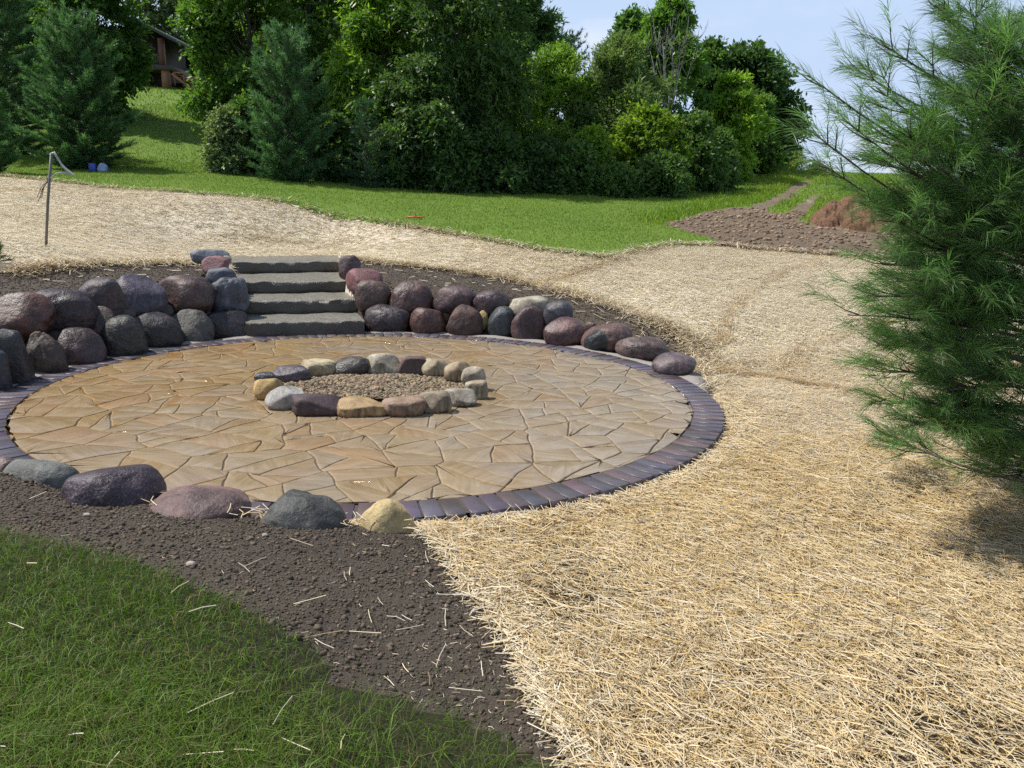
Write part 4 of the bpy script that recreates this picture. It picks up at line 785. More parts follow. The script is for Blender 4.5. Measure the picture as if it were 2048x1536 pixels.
def broadleaf(name, label, px, d, py_top, hw, n, col, seed, shape='round', t0=.12, leaf=.14, aspect=.55, clump=.31, up=.25, droop=.25, trunk=True, wdy=1.0, ncl=None, h=None, group=None, cat='tree', var=.25, twig=1.0):
    rs = np.random.default_rng(seed); b = base_at(px, d); hh = h if h else ztop(px, py_top, d)-b[2]; Wd = hw/F*d; f = PROF[shape]; n = int(n*2.1); leaf *= 1.08; col = tuple(v*k_ for v, k_ in zip(col, (2.15, 2.15, 1.9)))
    root = empty(name, b, label, cat, group)
    ncl = ncl or int(40+Wd*hh*2.6); t = rs.uniform(0, 1, ncl)**.85; az = rs.uniform(0, 2*math.pi, ncl); rad = f(t)*Wd*np.sqrt(rs.uniform(.04, 1, ncl))*rs.uniform(.7, 1.08, ncl)
    cc = np.c_[np.cos(az)*rad, np.sin(az)*rad*wdy, hh*(t0+(1-t0)*t*.97)]; cr = Wd*clump*rs.uniform(.6, 1.25, ncl)*(1-.35*t)
    ntw = max(1, n//9); ci = rs.integers(0, ncl, ntw); ctr = cc[ci]; dirn = unit(rs.normal(size=(ntw, 3))); st = ctr+dirn*(cr[ci]*rs.uniform(.1, .85, ntw)**.6)[:, None]*np.array([1, 1, .75])
    out = unit(st-np.array([0, 0, hh*.45])); td = unit(dirn*.6+out*.7+np.array([0, 0, up])+rs.normal(0, .35, (ntw, 3))); tl = rs.uniform(.25, .85, ntw)*twig*(.5+.35*min(Wd, 2.5))*.8
    u = rs.uniform(.05, 1, (ntw, 9)); pos = st[:, None]+td[:, None]*(u*tl[:, None])[..., None]; pos[..., 2] -= (u**2)*tl[:, None]*droop
    pos = pos.reshape(-1, 3); m = len(pos); ld = unit(np.repeat(td, 9, 0)*.6+rs.normal(0, .65, (m, 3))+np.array([0, 0, -droop*.9])); nr = unit(rs.normal(0, .75, (m, 3))+np.array([0, 0, .7])+.35*np.repeat(out, 9, 0))
    tw = rs.normal(0, 1, (ncl, 1))[ci]*var*.6+rs.normal(0, .5, (ntw, 1))*var; cb = np.array(col)*np.exp(np.repeat(tw, 9, 0)*np.array([[1.0, .75, .8]])*.8)*rs.uniform(.75, 1.25, (m, 1))
    pos[:, 2] = np.maximum(pos[:, 2], .03)
    V, q = leaf_quads(pos, ld, nr, leaf*rs.uniform(.6, 1.3, m), leaf*aspect*rs.uniform(.7, 1.2, m)); g = Geo(); g.add(V, q, None, np.repeat(np.clip(cb, .004, .5), 4, 0)); g.build('crown', MAT['leaf'], root)
    g = Geo(); r0 = max(.02, hh*.013)
    if trunk:
        zs = np.linspace(-.15, hh*.85, 9); P = np.c_[np.cumsum(rs.normal(0, hh*.008, 9)), np.cumsum(rs.normal(0, hh*.008, 9)), zs]; g.tube(P, r0*(1-np.linspace(0, .85, 9)), 8)
        for i in rs.choice(ncl, min(ncl, 22), False):
            zb = cc[i, 2]*rs.uniform(.45, .8); j = np.clip(np.searchsorted(zs, zb), 1, 8); k = (zb-zs[j-1])/(zs[j]-zs[j-1]); p0 = P[j-1]*(1-k)+P[j]*k; p2 = cc[i]; p1 = (p0+p2)/2+np.array([0, 0, -.05*hh*rs.random()]); g.tube([p0, p1, p2], [r0*.4, r0*.25, r0*.07], 5)
    else:
        for i in rs.choice(ncl, min(ncl, 14), False): p2 = cc[i]; p0 = np.array([*(rs.normal(0, .06*Wd, 2)), -.1]); g.tube([p0, p0*.5+p2*.5+np.array([0, 0, .08*hh]), p2], [r0*.5, r0*.35, r0*.1], 5)
    g.build('trunk' if trunk else 'stem', MAT['bark'], root, smooth=True); return root
def pine(name, label, px, d, py_top, hw, col, seed, n_nd=22, nl=.14, nw=.019, open_=0.0, h=None, dens=1.25, group=None, t0=.02, prof=.6, rise=.85, wmul=1.0):
    rs = np.random.default_rng(seed); b = base_at(px, d); hh = h if h else ztop(px, py_top, d)-b[2]; Wd = hw/F*d; root = empty(name, b, label, 'tree', group); g = Geo(); gt = Geo()
    zs = np.linspace(-.1, hh*.99, 8); gt.tube(np.c_[np.zeros(8), np.zeros(8), zs], max(.03, hh*.014)*(1-np.linspace(0, .93, 8)), 7)
    S_, D_ = [], []; z = hh*t0
    while z < hh*.97:
        t = z/hh; L_ = Wd*np.clip((1-t)**prof*1.06+.04, .05, 1)*(.55+.45*min(1, t/.12)); nb = int(6+2*(1-t)) if rs.random() > open_*.5 else 4; a0 = rs.uniform(0, 6.28)
        for k in range(nb):
            az = a0+k/nb*6.28+rs.normal(0, .2); ll = L_*rs.uniform(.65, 1.15); hd = np.array([math.cos(az), math.sin(az), 0]); ups = rise*(.35+.8*t)*rs.uniform(.7, 1.3)
            p0 = np.array([0, 0, z-ll*.2]); p1 = p0+hd*ll*.55+np.array([0, 0, ll*ups*.25]); p2 = p0+hd*ll+np.array([0, 0, ll*ups*.8]); gt.tube([p0, p1, p2], [.012+.004*ll, .009, .004], 4)
            ns = max(3, int(ll/.11*dens))
            for u in np.linspace(.15, 1, ns):
                p = (1-u)**2*p0+2*u*(1-u)*p1+u*u*p2; ax = unit((1-u)*(p1-p0)+u*(p2-p1)); sd2 = np.cross(ax, [0, 0, 1.]); 
                for w in ((0, 1, -1) if u < .97 else (0,)):
                    dd = unit(ax*.75+sd2*w*rs.uniform(.4, 1)+np.array([0, 0, rs.uniform(.05, .55)])+rs.normal(0, .12, 3)); sl = rs.uniform(.10, .24)*(1-.4*u)+.05
                    S_.append(p+dd*sl*.2); D_.append(np.r_[dd, sl])
        z += hh*.045*rs.uniform(.7, 1.3)*(1+open_)+.05
    for k in range(4): S_.append(np.array([0, 0, hh*(.9+.02*k)])); D_.append(np.array([rs.normal(0, .15), rs.normal(0, .15), 1, .22]))
    S_ = np.array(S_); D_ = np.array(D_); ns = len(S_); dd = unit(D_[:, :3]); sl = D_[:, 3]*wmul
    u = rs.uniform(0, 1, (ns, n_nd)); p = S_[:, None]+dd[:, None]*(u*sl[:, None])[..., None]; nd = unit(dd[:, None]*.85+unit(rs.normal(size=(ns, n_nd, 3)))*.75+np.array([0, 0, .05])); m = ns*n_nd; p = p.reshape(-1, 3); nd = nd.reshape(-1, 3); s = unit(np.cross(nd, rs.normal(size=(m, 3))))*nw/2; e = p+nd*(nl*rs.uniform(.7, 1.2, (m, 1)))
    V = np.stack([p-s, p+s, e], 1).reshape(-1, 3); cb = np.array(col)*np.exp(np.repeat(rs.normal(0, .22, (ns, 1)), n_nd, 0))*rs.uniform(.7, 1.3, (m, 1)); g.add(V, None, np.arange(m*3).reshape(-1, 3), np.repeat(np.clip(cb, .003, .4), 3, 0))
    g.build('crown', MAT['needle'], root); gt.build('trunk', MAT['bark'], root, smooth=True); return root
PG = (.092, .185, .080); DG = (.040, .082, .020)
WG = 'trees and shrubs of the wood edge'
pine('pine_tree', 'full bushy pine standing behind the blue bags', 168, 24, 30, 100, PG, 101, 26, group='pines on the lawn', prof=.5)
pine('pine_tree', 'tall dark pine behind the bushy pine, at the left picture edge', 25, 26.5, -150, 130, (.085, .17, .075), 102, 22, group='pines on the lawn', prof=.5)
pine('pine_tree', 'light green pine cut off by the left picture edge', -45, 20.5, 120, 72, (.10, .20, .075), 103, 24, group='pines on the lawn')
pine('pine_tree', 'open-topped pine in front of the dark wood, with long upswept branches', 578, 23.6, 68, 84, (.092, .185, .085), 104, 24, open_=.1, group='pines on the lawn', prof=.42, rise=1.1)
pine('pine_tree', 'slender sparse young pine in the shade before the dark wood', 733, 24, 205, 46, (.05, .11, .055), 105, 16, open_=.9, dens=.7, group='pines on the lawn')
pine('pine_tree', 'distant pine whose twiggy top shows against the sky above the willow shrubs', 1130, 39, 70, 60, (.05, .10, .055), 106, 16, nl=.2, nw=.03, open_=.8, dens=.6, group='pines on the lawn', prof=.4, rise=.9)
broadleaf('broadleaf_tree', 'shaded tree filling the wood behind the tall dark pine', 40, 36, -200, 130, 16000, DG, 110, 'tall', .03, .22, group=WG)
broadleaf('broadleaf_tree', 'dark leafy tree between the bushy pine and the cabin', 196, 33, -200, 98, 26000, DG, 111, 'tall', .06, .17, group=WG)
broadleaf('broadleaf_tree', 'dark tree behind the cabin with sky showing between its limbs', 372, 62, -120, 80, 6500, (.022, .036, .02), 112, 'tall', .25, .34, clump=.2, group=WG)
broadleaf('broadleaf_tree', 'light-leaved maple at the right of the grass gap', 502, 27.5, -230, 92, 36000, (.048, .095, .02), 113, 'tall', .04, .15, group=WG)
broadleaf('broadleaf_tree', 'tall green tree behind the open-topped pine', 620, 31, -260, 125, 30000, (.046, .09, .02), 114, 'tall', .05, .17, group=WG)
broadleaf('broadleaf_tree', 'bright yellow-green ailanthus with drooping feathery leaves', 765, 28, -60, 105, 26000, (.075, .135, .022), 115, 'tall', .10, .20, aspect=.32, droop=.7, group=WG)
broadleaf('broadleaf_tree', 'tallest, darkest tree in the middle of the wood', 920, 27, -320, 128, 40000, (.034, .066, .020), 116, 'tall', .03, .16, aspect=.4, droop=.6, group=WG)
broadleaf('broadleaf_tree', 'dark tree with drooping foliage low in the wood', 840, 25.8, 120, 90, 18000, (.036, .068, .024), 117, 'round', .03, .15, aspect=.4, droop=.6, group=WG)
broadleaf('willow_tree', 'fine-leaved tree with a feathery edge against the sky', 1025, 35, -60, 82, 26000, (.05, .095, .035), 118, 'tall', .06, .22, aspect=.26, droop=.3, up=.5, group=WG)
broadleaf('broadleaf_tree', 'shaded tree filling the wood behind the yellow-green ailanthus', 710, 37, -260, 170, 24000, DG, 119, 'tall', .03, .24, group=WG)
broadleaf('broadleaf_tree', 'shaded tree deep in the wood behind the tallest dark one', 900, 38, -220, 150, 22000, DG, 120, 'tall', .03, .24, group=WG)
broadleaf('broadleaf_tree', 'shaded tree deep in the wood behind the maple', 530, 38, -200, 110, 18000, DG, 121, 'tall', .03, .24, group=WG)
broadleaf('shrub', 'pale grey-green shrub at the foot of the maple', 462, 24.6, 228, 42, 9000, (.075, .105, .062), 122, 'dome', .0, .10, trunk=False, group=WG, cat='shrub')
broadleaf('shrub', 'dark bush beside the pale grey-green shrub', 505, 25.2, 200, 44, 8000, DG, 123, 'dome', .0, .12, trunk=False, group=WG, cat='shrub')
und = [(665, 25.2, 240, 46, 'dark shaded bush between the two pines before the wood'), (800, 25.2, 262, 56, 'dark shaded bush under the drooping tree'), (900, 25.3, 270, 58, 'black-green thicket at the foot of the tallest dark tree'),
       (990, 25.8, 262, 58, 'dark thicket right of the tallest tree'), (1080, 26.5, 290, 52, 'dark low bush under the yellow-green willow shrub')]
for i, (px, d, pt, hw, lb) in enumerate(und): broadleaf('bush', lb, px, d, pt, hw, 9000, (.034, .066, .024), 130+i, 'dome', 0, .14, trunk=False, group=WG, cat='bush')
broadleaf('willow_shrub', 'yellow-green willow shrub right of the dark wood', 1100, 29.5, 108, 84, 24000, (.085, .145, .028), 140, 'round', .0, .15, aspect=.3, up=.6, trunk=False, group=WG, cat='shrub')
broadleaf('willow_shrub', 'grey-green fine-leaved shrub below the bare branches', 1225, 30, 92, 100, 32000, (.058, .092, .036), 141, 'round', .02, .14, aspect=.3, up=.6, trunk=False, group=WG, cat='shrub')
broadleaf('broadleaf_tree', 'feathery bright tree rising highest right of the gap of sky', 1322, 34, -12, 72, 22000, (.058, .115, .026), 142, 'tall', .06, .24, aspect=.3, droop=.55, group=WG, clump=.32)
broadleaf('broadleaf_tree', 'leafy tree with an airy pointed top left of the feathery bright one', 1245, 35.5, 28, 72, 20000, (.045, .092, .03), 143, 'spire', .04, .18, group=WG, clump=.3)
broadleaf('broadleaf_tree', 'dark round tree at the right end of the wood with one branch reaching out', 1478, 39, 92, 84, 26000, (.026, .055, .019), 144, 'round', .04, .22, group=WG)
broadleaf('broadleaf_tree', 'dark green tree between the feathery tree and the round one', 1405, 38, 90, 55, 15000, (.032, .066, .02), 145, 'tall', .03, .2, group=WG)
broadleaf('bush', 'leafy branch end of saplings at the far right of the wood', 1548, 41, 225, 26, 3500, (.03, .06, .02), 146, 'round', .1, .2, group=WG, cat='bush')
broadleaf('broadleaf_tree', 'bright yellow-green young tree before the dark round one', 1452, 34, 165, 58, 16000, (.088, .15, .024), 147, 'round', .02, .17, group=WG)
broadleaf('bush', 'olive green bush right of the bright young tree', 1512, 36, 205, 40, 9000, (.055, .10, .026), 148, 'dome', 0, .17, trunk=False, group=WG, cat='bush')
broadleaf('bush', 'golden-topped bush in full sun beneath the grey-green shrub', 1290, 27.8, 226, 66, 13000, (.078, .125, .018), 149, 'round', 0, .14, trunk=False, group=WG, cat='bush')
broadleaf('bush', 'small bright yellow-green bush left of the golden one', 1182, 27.2, 268, 42, 7000, (.09, .15, .024), 150, 'round', 0, .13, trunk=False, group=WG, cat='bush')
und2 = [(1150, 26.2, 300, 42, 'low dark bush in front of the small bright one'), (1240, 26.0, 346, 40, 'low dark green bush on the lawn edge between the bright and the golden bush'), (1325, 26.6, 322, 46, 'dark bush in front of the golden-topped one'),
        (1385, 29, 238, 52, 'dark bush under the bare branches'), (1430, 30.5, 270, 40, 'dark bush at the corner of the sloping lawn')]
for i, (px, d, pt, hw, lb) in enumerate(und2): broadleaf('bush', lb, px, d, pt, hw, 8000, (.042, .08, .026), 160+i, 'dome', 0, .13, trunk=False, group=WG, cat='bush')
broadleaf('weed_clump', 'feathery olive weed clump on the hilltop beside the track', 1580, 45, 312, 24, 3500, (.12, .15, .05), 170, 'dome', 0, .2, aspect=.15, up=1.2, trunk=False, cat='weeds', twig=1.5)
broadleaf('bush', 'small dark bush on the skyline beyond the hilltop', 1633, 80, 334, 20, 1500, (.03, .055, .03), 171, 'dome', 0, .4, trunk=False, cat='bush', group=None)
broadleaf('bush', 'dark bush behind the cabin stairs on the hill', 384, 56, 105, 40, 5000, (.024, .05, .02), 172, 'dome', 0, .3, trunk=False, group=WG, cat='bush')
# bare dead branches
b = base_at(1325, 31); root = empty('dead_tree', b, 'bare dead tree with many thin grey upright branches', 'tree', WG); g = Geo(); gb = Geo(); hh = ztop(1325, 25, 31)-b[2]; rs = np.random.default_rng(180)
g.tube([(0, 0, -.1), (.1, 0, hh*.3), (.05, .05, hh*.55)], [.05, .04, .02], 7)
for i in range(16):
    z0 = hh*rs.uniform(.15, .5); ex = rs.uniform(-1.15, 1.25); P = [(.07, .02, z0), (ex*.45, rs.normal(-.3, .3), z0+(hh-z0)*.35), (ex*.8, rs.normal(-.3, .4), z0+(hh-z0)*.7), (ex, rs.normal(-.3, .4), hh*rs.uniform(.75, 1.0))]; gb.tube(P, [.017, .013, .009, .004], 5)
    for k in range(6):
        u = rs.uniform(.3, 1); j = min(2, int(u*3)); f_ = u*3-j; p = np.array(P[j])*(1-f_)+np.array(P[j+1])*f_ if j < 3 else np.array(P[3]); e = p+np.array([rs.normal(0, .25), rs.normal(0, .2), rs.uniform(.2, .8)]); gb.tube([p, (p+e)/2+rs.normal(0, .03, 3), e], [.010, .007, .003], 4)
g.build('trunk', MAT['deadwood'], root, smooth=True); gb.build('branches', MAT['deadwood'], root, smooth=True)

# ------------------------------------------------------------------ near pine on the right
npb = np.array([3.12, 4.3, 0.0]); npb[2] = float(H([npb[0]], [npb[1]])[0])
root = empty('white_pine', npb, 'white pine with long soft needles beside the straw, reaching in from the right', 'tree')
gt, gn, gb = Geo(), Geo(), Geo(); rs = np.random.default_rng(200); HP = 5.2
gt.tube(np.c_[np.zeros(9), np.zeros(9), np.linspace(-.1, HP, 9)], .055*(1-np.linspace(0, .9, 9)), 10)
SH = []
def pine_branch(p0, p2, rise=.12, nsub=9, sub=.38, r0=.012):
    p0, p2 = np.asarray(p0, float), np.asarray(p2, float); ll = np.linalg.norm(p2-p0); p1 = (p0+p2)/2-np.array([0, 0, ll*rise]); us = np.linspace(0, 1, 7)[:, None]; P = (1-us)**2*p0+2*us*(1-us)*p1+us**2*p2; gb.tube(P, np.linspace(r0, .003, 7), 6)
    def at_(u): return (1-u)**2*p0+2*u*(1-u)*p1+u*u*p2
    tip = unit(p2-p1); SH.append((p2-tip*.26, unit(tip+rs.normal(0, .06, 3)), .28)); SH.append((p2-tip*.5, tip, .26))
    lv = [.95]+list(np.sort(rs.uniform(.3, .93, nsub)))
    for u in lv:
        p = at_(u); ax = unit((1-u)*(p1-p0)+u*(p2-p1)); sdv = unit(np.cross(ax, [0, 0, 1.])); 
        for w in (-1, 1):
            if rs.random() < .12: continue
            sl = sub*(1.15-u)*rs.uniform(.6, 1.15)+.08; dd = unit(ax*rs.uniform(.6, 1)+sdv*w*rs.uniform(.45, 1.0)+np.array([0, 0, rs.uniform(-.15, .4)])); e = p+dd*sl+np.array([0, 0, sl*.1]); gb.tube([p, p+dd*sl*.55, e], [.004, .003, .002], 4); SH.append((e-dd*min(sl*.9, .22), unit(dd+np.array([0, 0, .1])), .23))
            if sl > .2:
                for w2 in (-1, 1): d2 = unit(dd*.8+np.cross(dd, [0, 0, 1.])*w2*.7+np.array([0, 0, rs.uniform(-.1, .3)])); q = p+dd*sl*.5; e2 = q+d2*sl*.5; gb.tube([q, e2], [.003, .0018], 4); SH.append((e2-d2*.1, d2, .13))
def ploc(px, py, y): return depth(px, py, y)-npb
tips = [(1615,150,3.35),(1625,265,3.3),(1640,325,3.5),(1762,85,3.5),(1752,175,3.55),(1700,130,3.9),(1870,10,3.6),(1905,70,3.5),(1960,110,3.3),(1935,180,3.2),(1760,240,3.6),(1690,240,3.2),(1720,390,3.5),(1790,440,3.3),(1765,530,3.4),(1695,630,3.3),(1745,690,3.5),(1735,590,3.6),(1765,745,3.4),(1752,808,3.3),(1820,850,3.2),(1890,860,3.3),(1830,560,3.1),(1850,700,3.0),(1900,470,3.0),(1880,330,3.1),(1930,600,2.9),(1980,760,2.9),(1950,390,2.9),(1820,300,3.4),(1860,230,3.5),(1990,900,3.2),(2030,960,3.2),(2035,880,3.1),(2060,930,3.0),(1950,820,3.5),(2020,500,2.8),(2040,650,2.8),(2030,300,2.9),(2040,180,3.0),(2000,60,3.3),(1850,420,3.7),(1900,560,3.8),(1860,640,4.0),(1830,500,4.1),(1920,700,4.0),(1800,350,4.1),(1900,300,4.2),(1960,200,4.1),(1990,420,4.3),(1980,560,4.4),(1850,600,3.3),(1900,780,3.1),(1810,460,3.9),(1790,620,3.9)]
tips = [(a_, b_, max(c_, 3.25)*1.16) for a_, b_, c_ in tips]
for px, py, y in tips:
    e = ploc(px, py, y); hd = np.hypot(e[0], e[1]); z0 = np.clip(e[2]-hd*(.35 if py < 400 else .12)+rs.normal(0, .05), .12, HP-.3); pine_branch((0, 0, z0), e, .10 if py < 400 else -.06, 8)
for i in range(92):
    z0 = rs.uniform(.15, HP-.3); az = rs.uniform(-.25, 2.3) if i < 26 else rs.uniform(-1.25, 2.5); ll = 1.25*(1-z0/HP*.75)*rs.uniform(.7, 1.1); pine_branch((0, 0, z0), (math.cos(az)*ll, math.sin(az)*ll, z0+ll*rs.uniform(.1, .45)), .1, 6)
SP = np.array([s[0] for s in SH]); SD = np.array([s[1] for s in SH]); SL = np.array([s[2] for s in SH]); nn = 46; ns = len(SP)
u = rs.uniform(0, 1, (ns, nn))**.75; p = SP[:, None]+SD[:, None]*(u*SL[:, None])[..., None]; nd = unit(SD[:, None]*1.0+unit(rs.normal(size=(ns, nn, 3)))*.58+np.array([0, 0, -.12])); ln = rs.uniform(.09, .14, (ns, nn, 1)); mid = p+nd*ln*.55; e = mid+unit(nd+np.array([0, 0, -.28]))*ln*.45
m = ns*nn; p, mid, e, nd = [v.reshape(-1, 3) for v in (p, mid, e, nd)]; s = unit(np.cross(nd, rs.normal(size=(m, 3))))*.0011
V = np.stack([p-s, p+s, mid-s*.9, mid+s*.9, e], 1).reshape(-1, 3); i5 = (np.arange(m)*5)[:, None]; cb = np.array([.125, .235, .08])*np.exp(np.repeat(rs.normal(0, .2, (ns, 1)), nn, 0))*rs.uniform(.7, 1.35, (m, 1)); old = rs.random((m, 1)) < .03; cb = np.where(old, np.array([.13, .10, .03]), cb)
gn.add(V, i5+np.array([[0, 1, 3, 2]]), i5+np.array([[2, 3, 4]]), np.repeat(np.clip(cb, .004, .4), 5, 0)); print('near pine shoots', ns, 'needles', m)
gn.build('needles', MAT['needle'], root); gb.build('branches', MAT['bark'], root, smooth=True); gt.build('trunk', MAT['bark'], root, smooth=True)
# seedling cut by the left edge
sp_ = hit(-12, 525); root = empty('pine_seedling', sp_, 'small green seedling at the left picture edge above the soil bank', 'plant'); g = Geo(); gs = Geo(); rs = np.random.default_rng(210)
for i in range(16):
    az = rs.uniform(0, 6.28); el = rs.uniform(.2, 1.3); d_ = np.array([math.cos(az)*math.cos(el), math.sin(az)*math.cos(el), math.sin(el)]); l_ = rs.uniform(.14, .32); gs.tube([(0, 0, 0), d_*l_*.5, d_*l_], [.006, .004, .002], 5)
    n_ = 60; u = rs.uniform(.2, 1, n_); p = d_*(u*l_)[:, None]; nd = unit(d_+rs.normal(0, .6, (n_, 3))); s = unit(np.cross(nd, rs.normal(size=(n_, 3))))*.003; V = np.stack([p-s, p+s, p+nd*.07], 1).reshape(-1, 3); g.add(V, None, np.arange(n_*3).reshape(-1, 3), np.repeat(np.array([.05, .085, .025])*rs.uniform(.6, 1.3, (n_, 1)), 3, 0))
g.build('needles', MAT['needle'], root); gs.build('stem', MAT['bark'], root)

# ------------------------------------------------------------------ dirt pile
pc_ = hit(1760, 455); pt_ = ztop(1765, 385, pc_[1]); hgt = pt_-pc_[2]+.25
n = 170; uu, vv = np.meshgrid(np.linspace(-1, 1, n), np.linspace(-1, 1, n)); a_, b_ = 1.95, 1.7; r_ = np.hypot(uu, vv).ravel(); X = uu.ravel()*a_; Y = vv.ravel()*b_
P = np.c_[X, Y]; hz_ = hgt*np.clip(1-r_**1.15, 0, 1)+np.where(r_ < 1, .14*wob(P, 4, 2)+.10*wob(P, 9, 5)+.07*wob(P, 22, 3)+.04*wob(P, 45, 8), 0); gz_ = H(X+pc_[0]+.35, Y+pc_[1]+.4)-pc_[2]
V = np.c_[X, Y, gz_+np.where(r_ < 1.0, np.maximum(hz_, -.05), -.12)]; k = (np.arange(n-1)[:, None]*n+np.arange(n-1)[None]).ravel(); q = np.stack([k, k+1, k+n+1, k+n], 1); q = q[(r_[q] < 1.06).all(1)]
o = new_mesh('dirt_pile', V, q, smooth=False, mat=MAT['clay']); o.location = (pc_[0]+.35, pc_[1]+.4, pc_[2]); tag(o, 'pile of reddish brown dirt beside the track behind the pine', 'dirt pile')
g = Geo(); P = np.concatenate([scatter(9000, 2, 14, 15, 24, DIRT, 91), scatter(2500, 5, 18, 20, 44, DIRT, 92)]); m = len(P); sz = rng.uniform(0, 1, m)**5*.06+.008; cc = np.array([.30, .21, .145])*rng.uniform(.5, 1.5, (m, 1))*(1+rng.normal(0, .06, (m, 3)))
V, t, c_ = pebbles(m, P, H(P[:, 0], P[:, 1])+sz*.2, sz, np.clip(cc, .02, .5), 1, 93); g.add(V, None, t, c_); o = g.build('dirt_clods', MAT['clod']); tag(o, 'brown dirt clods strewn over the churned track', 'dirt', kind='stuff')

# ------------------------------------------------------------------ cabin on the hill
MAT['logwall'] = m_plain('log_wall', (.040, .022, .015), .7, .4, 5); MAT['cedar'] = m_plain('cedar', (.30, .14, .07), .6, .3, 9); MAT['redpost'] = m_plain('red_brown_wood', (.13, .05, .035), .6, .3, 9); MAT['shingle'] = m_plain('grey_shingle', (.075, .08, .08), .8, .3, 20); MAT['deckwood'] = m_plain('deck_wood', (.10, .075, .065), .7, .3, 9)
HD = 49.0; hb = base_at(330, HD, 178); sc_ = HD/F
def hx(px): return (px-330)*sc_
def hz(py): return depth(330, py, HD)[2]-hb[2]
root = empty('cabin', hb, 'dark wooden cabin with porch and deck half hidden by trees on the hill', 'cabin'); 
zr_ = hz(74); g = Geo(); x0, x1 = hx(190), hx(304); g.box(((x0+x1)/2, 3.2, (zr_+.62-.5)/2), (x1-x0, 4.2, zr_+.62+.5), bev=.02); g.box((x1+.8, 4.2, (hz(150)-.5)/2), (1.7, 2.0, hz(150)+.5), bev=.02); g.build('wall', MAT['logwall'], root)
g = Geo(); zr = hz(74)
V = [(hx(180), -.5, zr+1.5*.2), (hx(352), -.5, zr-.25), (hx(352), 6, zr-.25), (hx(180), 6, zr+.3)]
top_ = [(hx(180), -.6, zr+1.75), (hx(300), -.6, zr+.75), (hx(350), -.6, zr-.05), (hx(350), 6.2, zr-.05), (hx(300), 6.2, zr+.75), (hx(180), 6.2, zr+1.75)]; V = np.array(top_+[(a, b, c-.16) for a, b, c in top_]); q = [(0,1,4,5),(1,2,3,4),(6,11,10,7),(7,10,9,8),(0,6,7,1),(1,7,8,2),(2,8,9,3),(3,9,10,4),(4,10,11,5),(5,11,6,0)]; g.add(V, q); g.build('roof', MAT['shingle'], root)
g = Geo(); g.box(((hx(215)+hx(350))/2, .9, hz(137)), (hx(350)-hx(215), 2.6, .26), bev=.01); g.build('deck', MAT['deckwood'], root)
for px, w, z0, z1, mt in ((330, .32, hz(133), zr-.1, 'redpost'), (255, .22, hz(133), zr+.2, 'redpost')):
    g = Geo(); g.box((hx(px), -.1, (z0+z1)/2), (w, .24, z1-z0), bev=.01); g.build('porch_post', MAT[mt], root)
for px in (333, 268): g = Geo(); g.box((hx(px)+.08, -.15, hz(160)), (.42, .3, hz(141)-hz(182)), bev=.01); g.build('deck_post', MAT['cedar'], root)
g = Geo(); zt_, zb_ = hz(111), hz(131); g.box(((hx(258)+hx(325))/2, -.2, zt_), (hx(325)-hx(258), .09, .07)); g.box(((hx(258)+hx(325))/2, -.2, zb_), (hx(325)-hx(258), .07, .06))
for px in np.arange(262, 325, 4.4): g.box((hx(px), -.2, (zt_+zb_)/2), (.05, .045, zt_-zb_-.06))
g.build('railing', MAT['deckwood'], root)
st = Geo()
for k in range(5): st.box((hx(356+k*7), .3, hz(150+k*6.0)), (.34, 1.1, .05))
sto = st.build('staircase', MAT['cedar'], root)
for yy in (-.3, .9):
    g = Geo(); g.tube([(hx(352), yy, hz(146)), (hx(371), yy, hz(147)), (hx(389), yy, hz(167))], .055, 6)
    for px, a, b_ in ((354, 146, 172), (371, 147, 172), (388, 166, 180)): g.tube([(hx(px), yy, hz(a)), (hx(px), yy, hz(b_))], .045, 6)
    g.build('handrail', MAT['cedar'], sto)
g = Geo(); g.tube([(hx(350), -.35, hz(149)), (hx(389), -.35, hz(182))], .09, 6); g.build('stringer', MAT['cedar'], sto)

# ------------------------------------------------------------------ small things
MAT['stake'] = m_plain('weathered_steel', (.16, .15, .14), .55, .4, 30, .4); MAT['tape'] = m_plain('grey_tape', (.30, .32, .33), .4, .2); MAT['twine'] = m_plain('dark_twine', (.07, .07, .07), .6)
sb = hit(89, 491); top = depth(103, 306, sb[1]-.05)-sb; root = empty('marker_stake', sb, 'thin leaning stake with loose grey tape tied to it', 'stake'); g = Geo(); g.tube([(0, 0, -.15), tuple(top*.5), tuple(top)], [.018, .018, .018], 8); g.build('stake_rod', MAT['stake'], root, smooth=True)
def ribbon(pts, w, name, mat):
    pts = np.array([depth(a, b, sb[1]-.06-.01*i)-sb for i, (a, b) in enumerate(pts)]); m = len(pts); dz = np.array([.25, .3, .8])/.9*w/2; V = np.stack([pts-dz, pts+dz], 1).reshape(-1, 3); V2 = V+np.array([0, .0025, 0]); k = np.arange(m-1)*2; q = np.stack([k, k+1, k+3, k+2], 1); n0 = len(V); g = Geo(); q2 = q[:, ::-1]+n0; ed = np.concatenate([np.stack([k, k+2, k+2+n0, k+n0], 1), np.stack([k+1, k+1+n0, k+3+n0, k+3], 1)]); g.add(np.r_[V, V2], np.concatenate([q, q2, ed])); g.build(name, mat, root)
ribbon([(101,308),(108,305),(115,316),(122,328),(131,338),(140,345),(147,351)], .035, 'tape_end', MAT['tape']); ribbon([(99,357),(105,352),(112,347),(120,345),(130,346),(141,347),(149,352)], .028, 'tape_end', MAT['tape'])
g = Geo()
for a, b_ in ((80, 398), (77, 402), (83, 396), (74, 395)): g.tube([depth(97, 360, sb[1]-.03)-sb, depth((97+a)/2-2, (360+b_)/2-4, sb[1]-.06)-sb, depth(a, b_, sb[1]-.05)-sb], .0045, 5)
g.tube([depth(99, 352, sb[1])-sb, depth(97, 366, sb[1])-sb], .026, 8); g.build('twine', MAT['twine'], root)
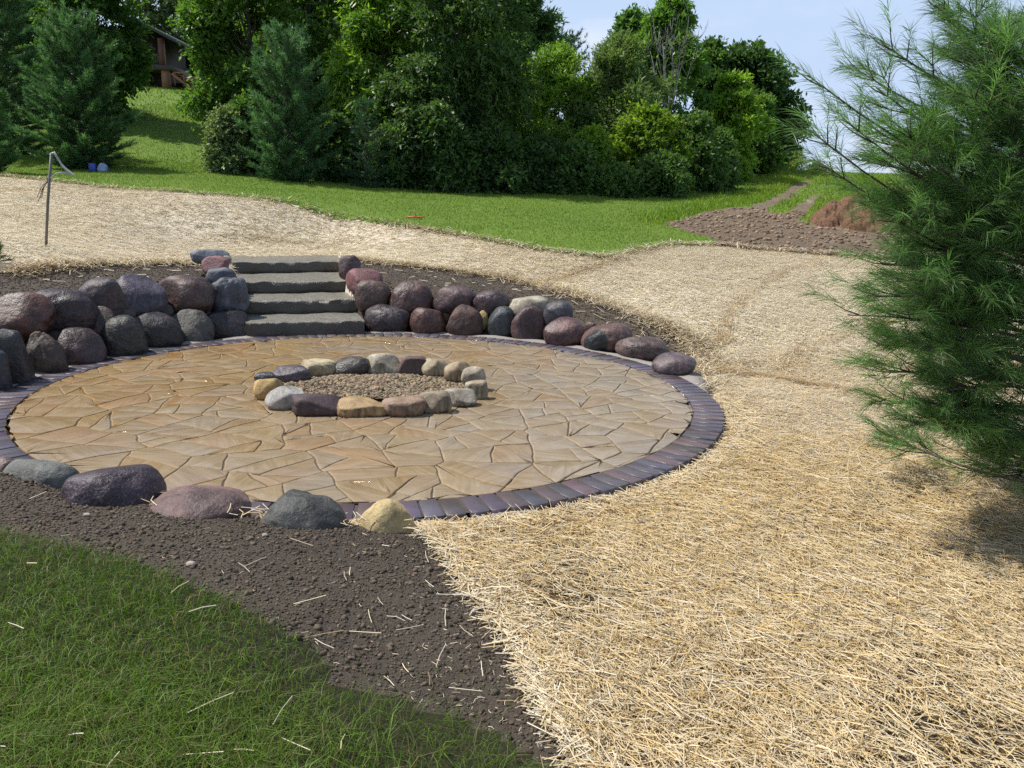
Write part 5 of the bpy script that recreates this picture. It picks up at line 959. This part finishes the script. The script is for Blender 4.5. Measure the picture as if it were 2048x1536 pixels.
MAT['bluebag'] = m_plain('blue_printed_paper', (.06, .10, .48), .5, .3, 6); MAT['bluebag2'] = m_plain('pale_blue_plastic', (.32, .40, .62), .4, .35, 5)
p = hit(186, 344); g = Geo(); sc2 = p[1]/F; g.box((0, 0, 8*sc2*1.0), (11*sc2, .16, 17*sc2), .25, bev=.012); o = g.build('seed_box', MAT['bluebag']); o.location = p; tag(o, 'small upright blue box on the grass under the bushy pine', 'box')
p = hit(202, 344); V, T = rock_shape(301, p=2.6, lump=.12, rough=.08, facets=2, taper=.2, sub=4); V = V*np.array([10*sc2, .14, 10*sc2])+np.array([0, 0, 9*sc2]); o = new_mesh('seed_bag', V, None, T, smooth=True, mat=MAT['bluebag2']); o.location = p+np.array([0, .05, -.02]); o.rotation_euler = (0, R(14), R(10)); tag(o, 'slumped pale blue bag leaning beside the blue box', 'bag')
MAT['orange'] = m_plain('orange_plastic', (.55, .16, .04), .5, .2)
p = hit(828, 437); root = empty('sprinkler', p, 'small orange lawn sprinkler ring lying on the grass', 'sprinkler'); s_ = p[1]/F; g = Geo(); a = np.linspace(0, 2*math.pi, 25); g.tube(np.c_[np.cos(a)*13*s_, np.sin(a)*.12, np.full(25, .035)], .014, 6); g.build('ring', MAT['orange'], root, smooth=True)
g = Geo(); g.tube([(5*s_, 0, .03), (20*s_, .02, .04)], .016, 6); g.tube([(-6*s_, 0, .04), (6*s_, .0, .06)], .012, 6); g.build('inlet', MAT['orange'], root, smooth=True)
g = Geo(); g.tube([(2*s_, 0, .03), (3.5*s_, 0, .09), (-1*s_, 0, 16*s_)], .011, 6); g.build('arm', MAT['cedar'], root, smooth=True)
for i, ((px, py, r_), lb) in enumerate(zip(((174,1033,.016),(530,1073,.014),(382,1132,.019)), ('pale pebble on the soil below the shiny purple boulder', 'tiny pale pebble on the soil under the dark green-grey boulder', 'whitish flat pebble on the soil at the grass edge'))):
    p = hit(px, py); V, T = rock_shape(310+i, p=2.4, sub=2); o = new_mesh('pebble', V*np.array([r_, r_*.8, r_*.6]), None, T, smooth=True, mat=MAT['pale']); o.location = p+np.array([0, 0, r_*.5]); o.color = (.5, .47, .42, 1); tag(o, lb, 'pebble', 'pale pebbles on the soil')
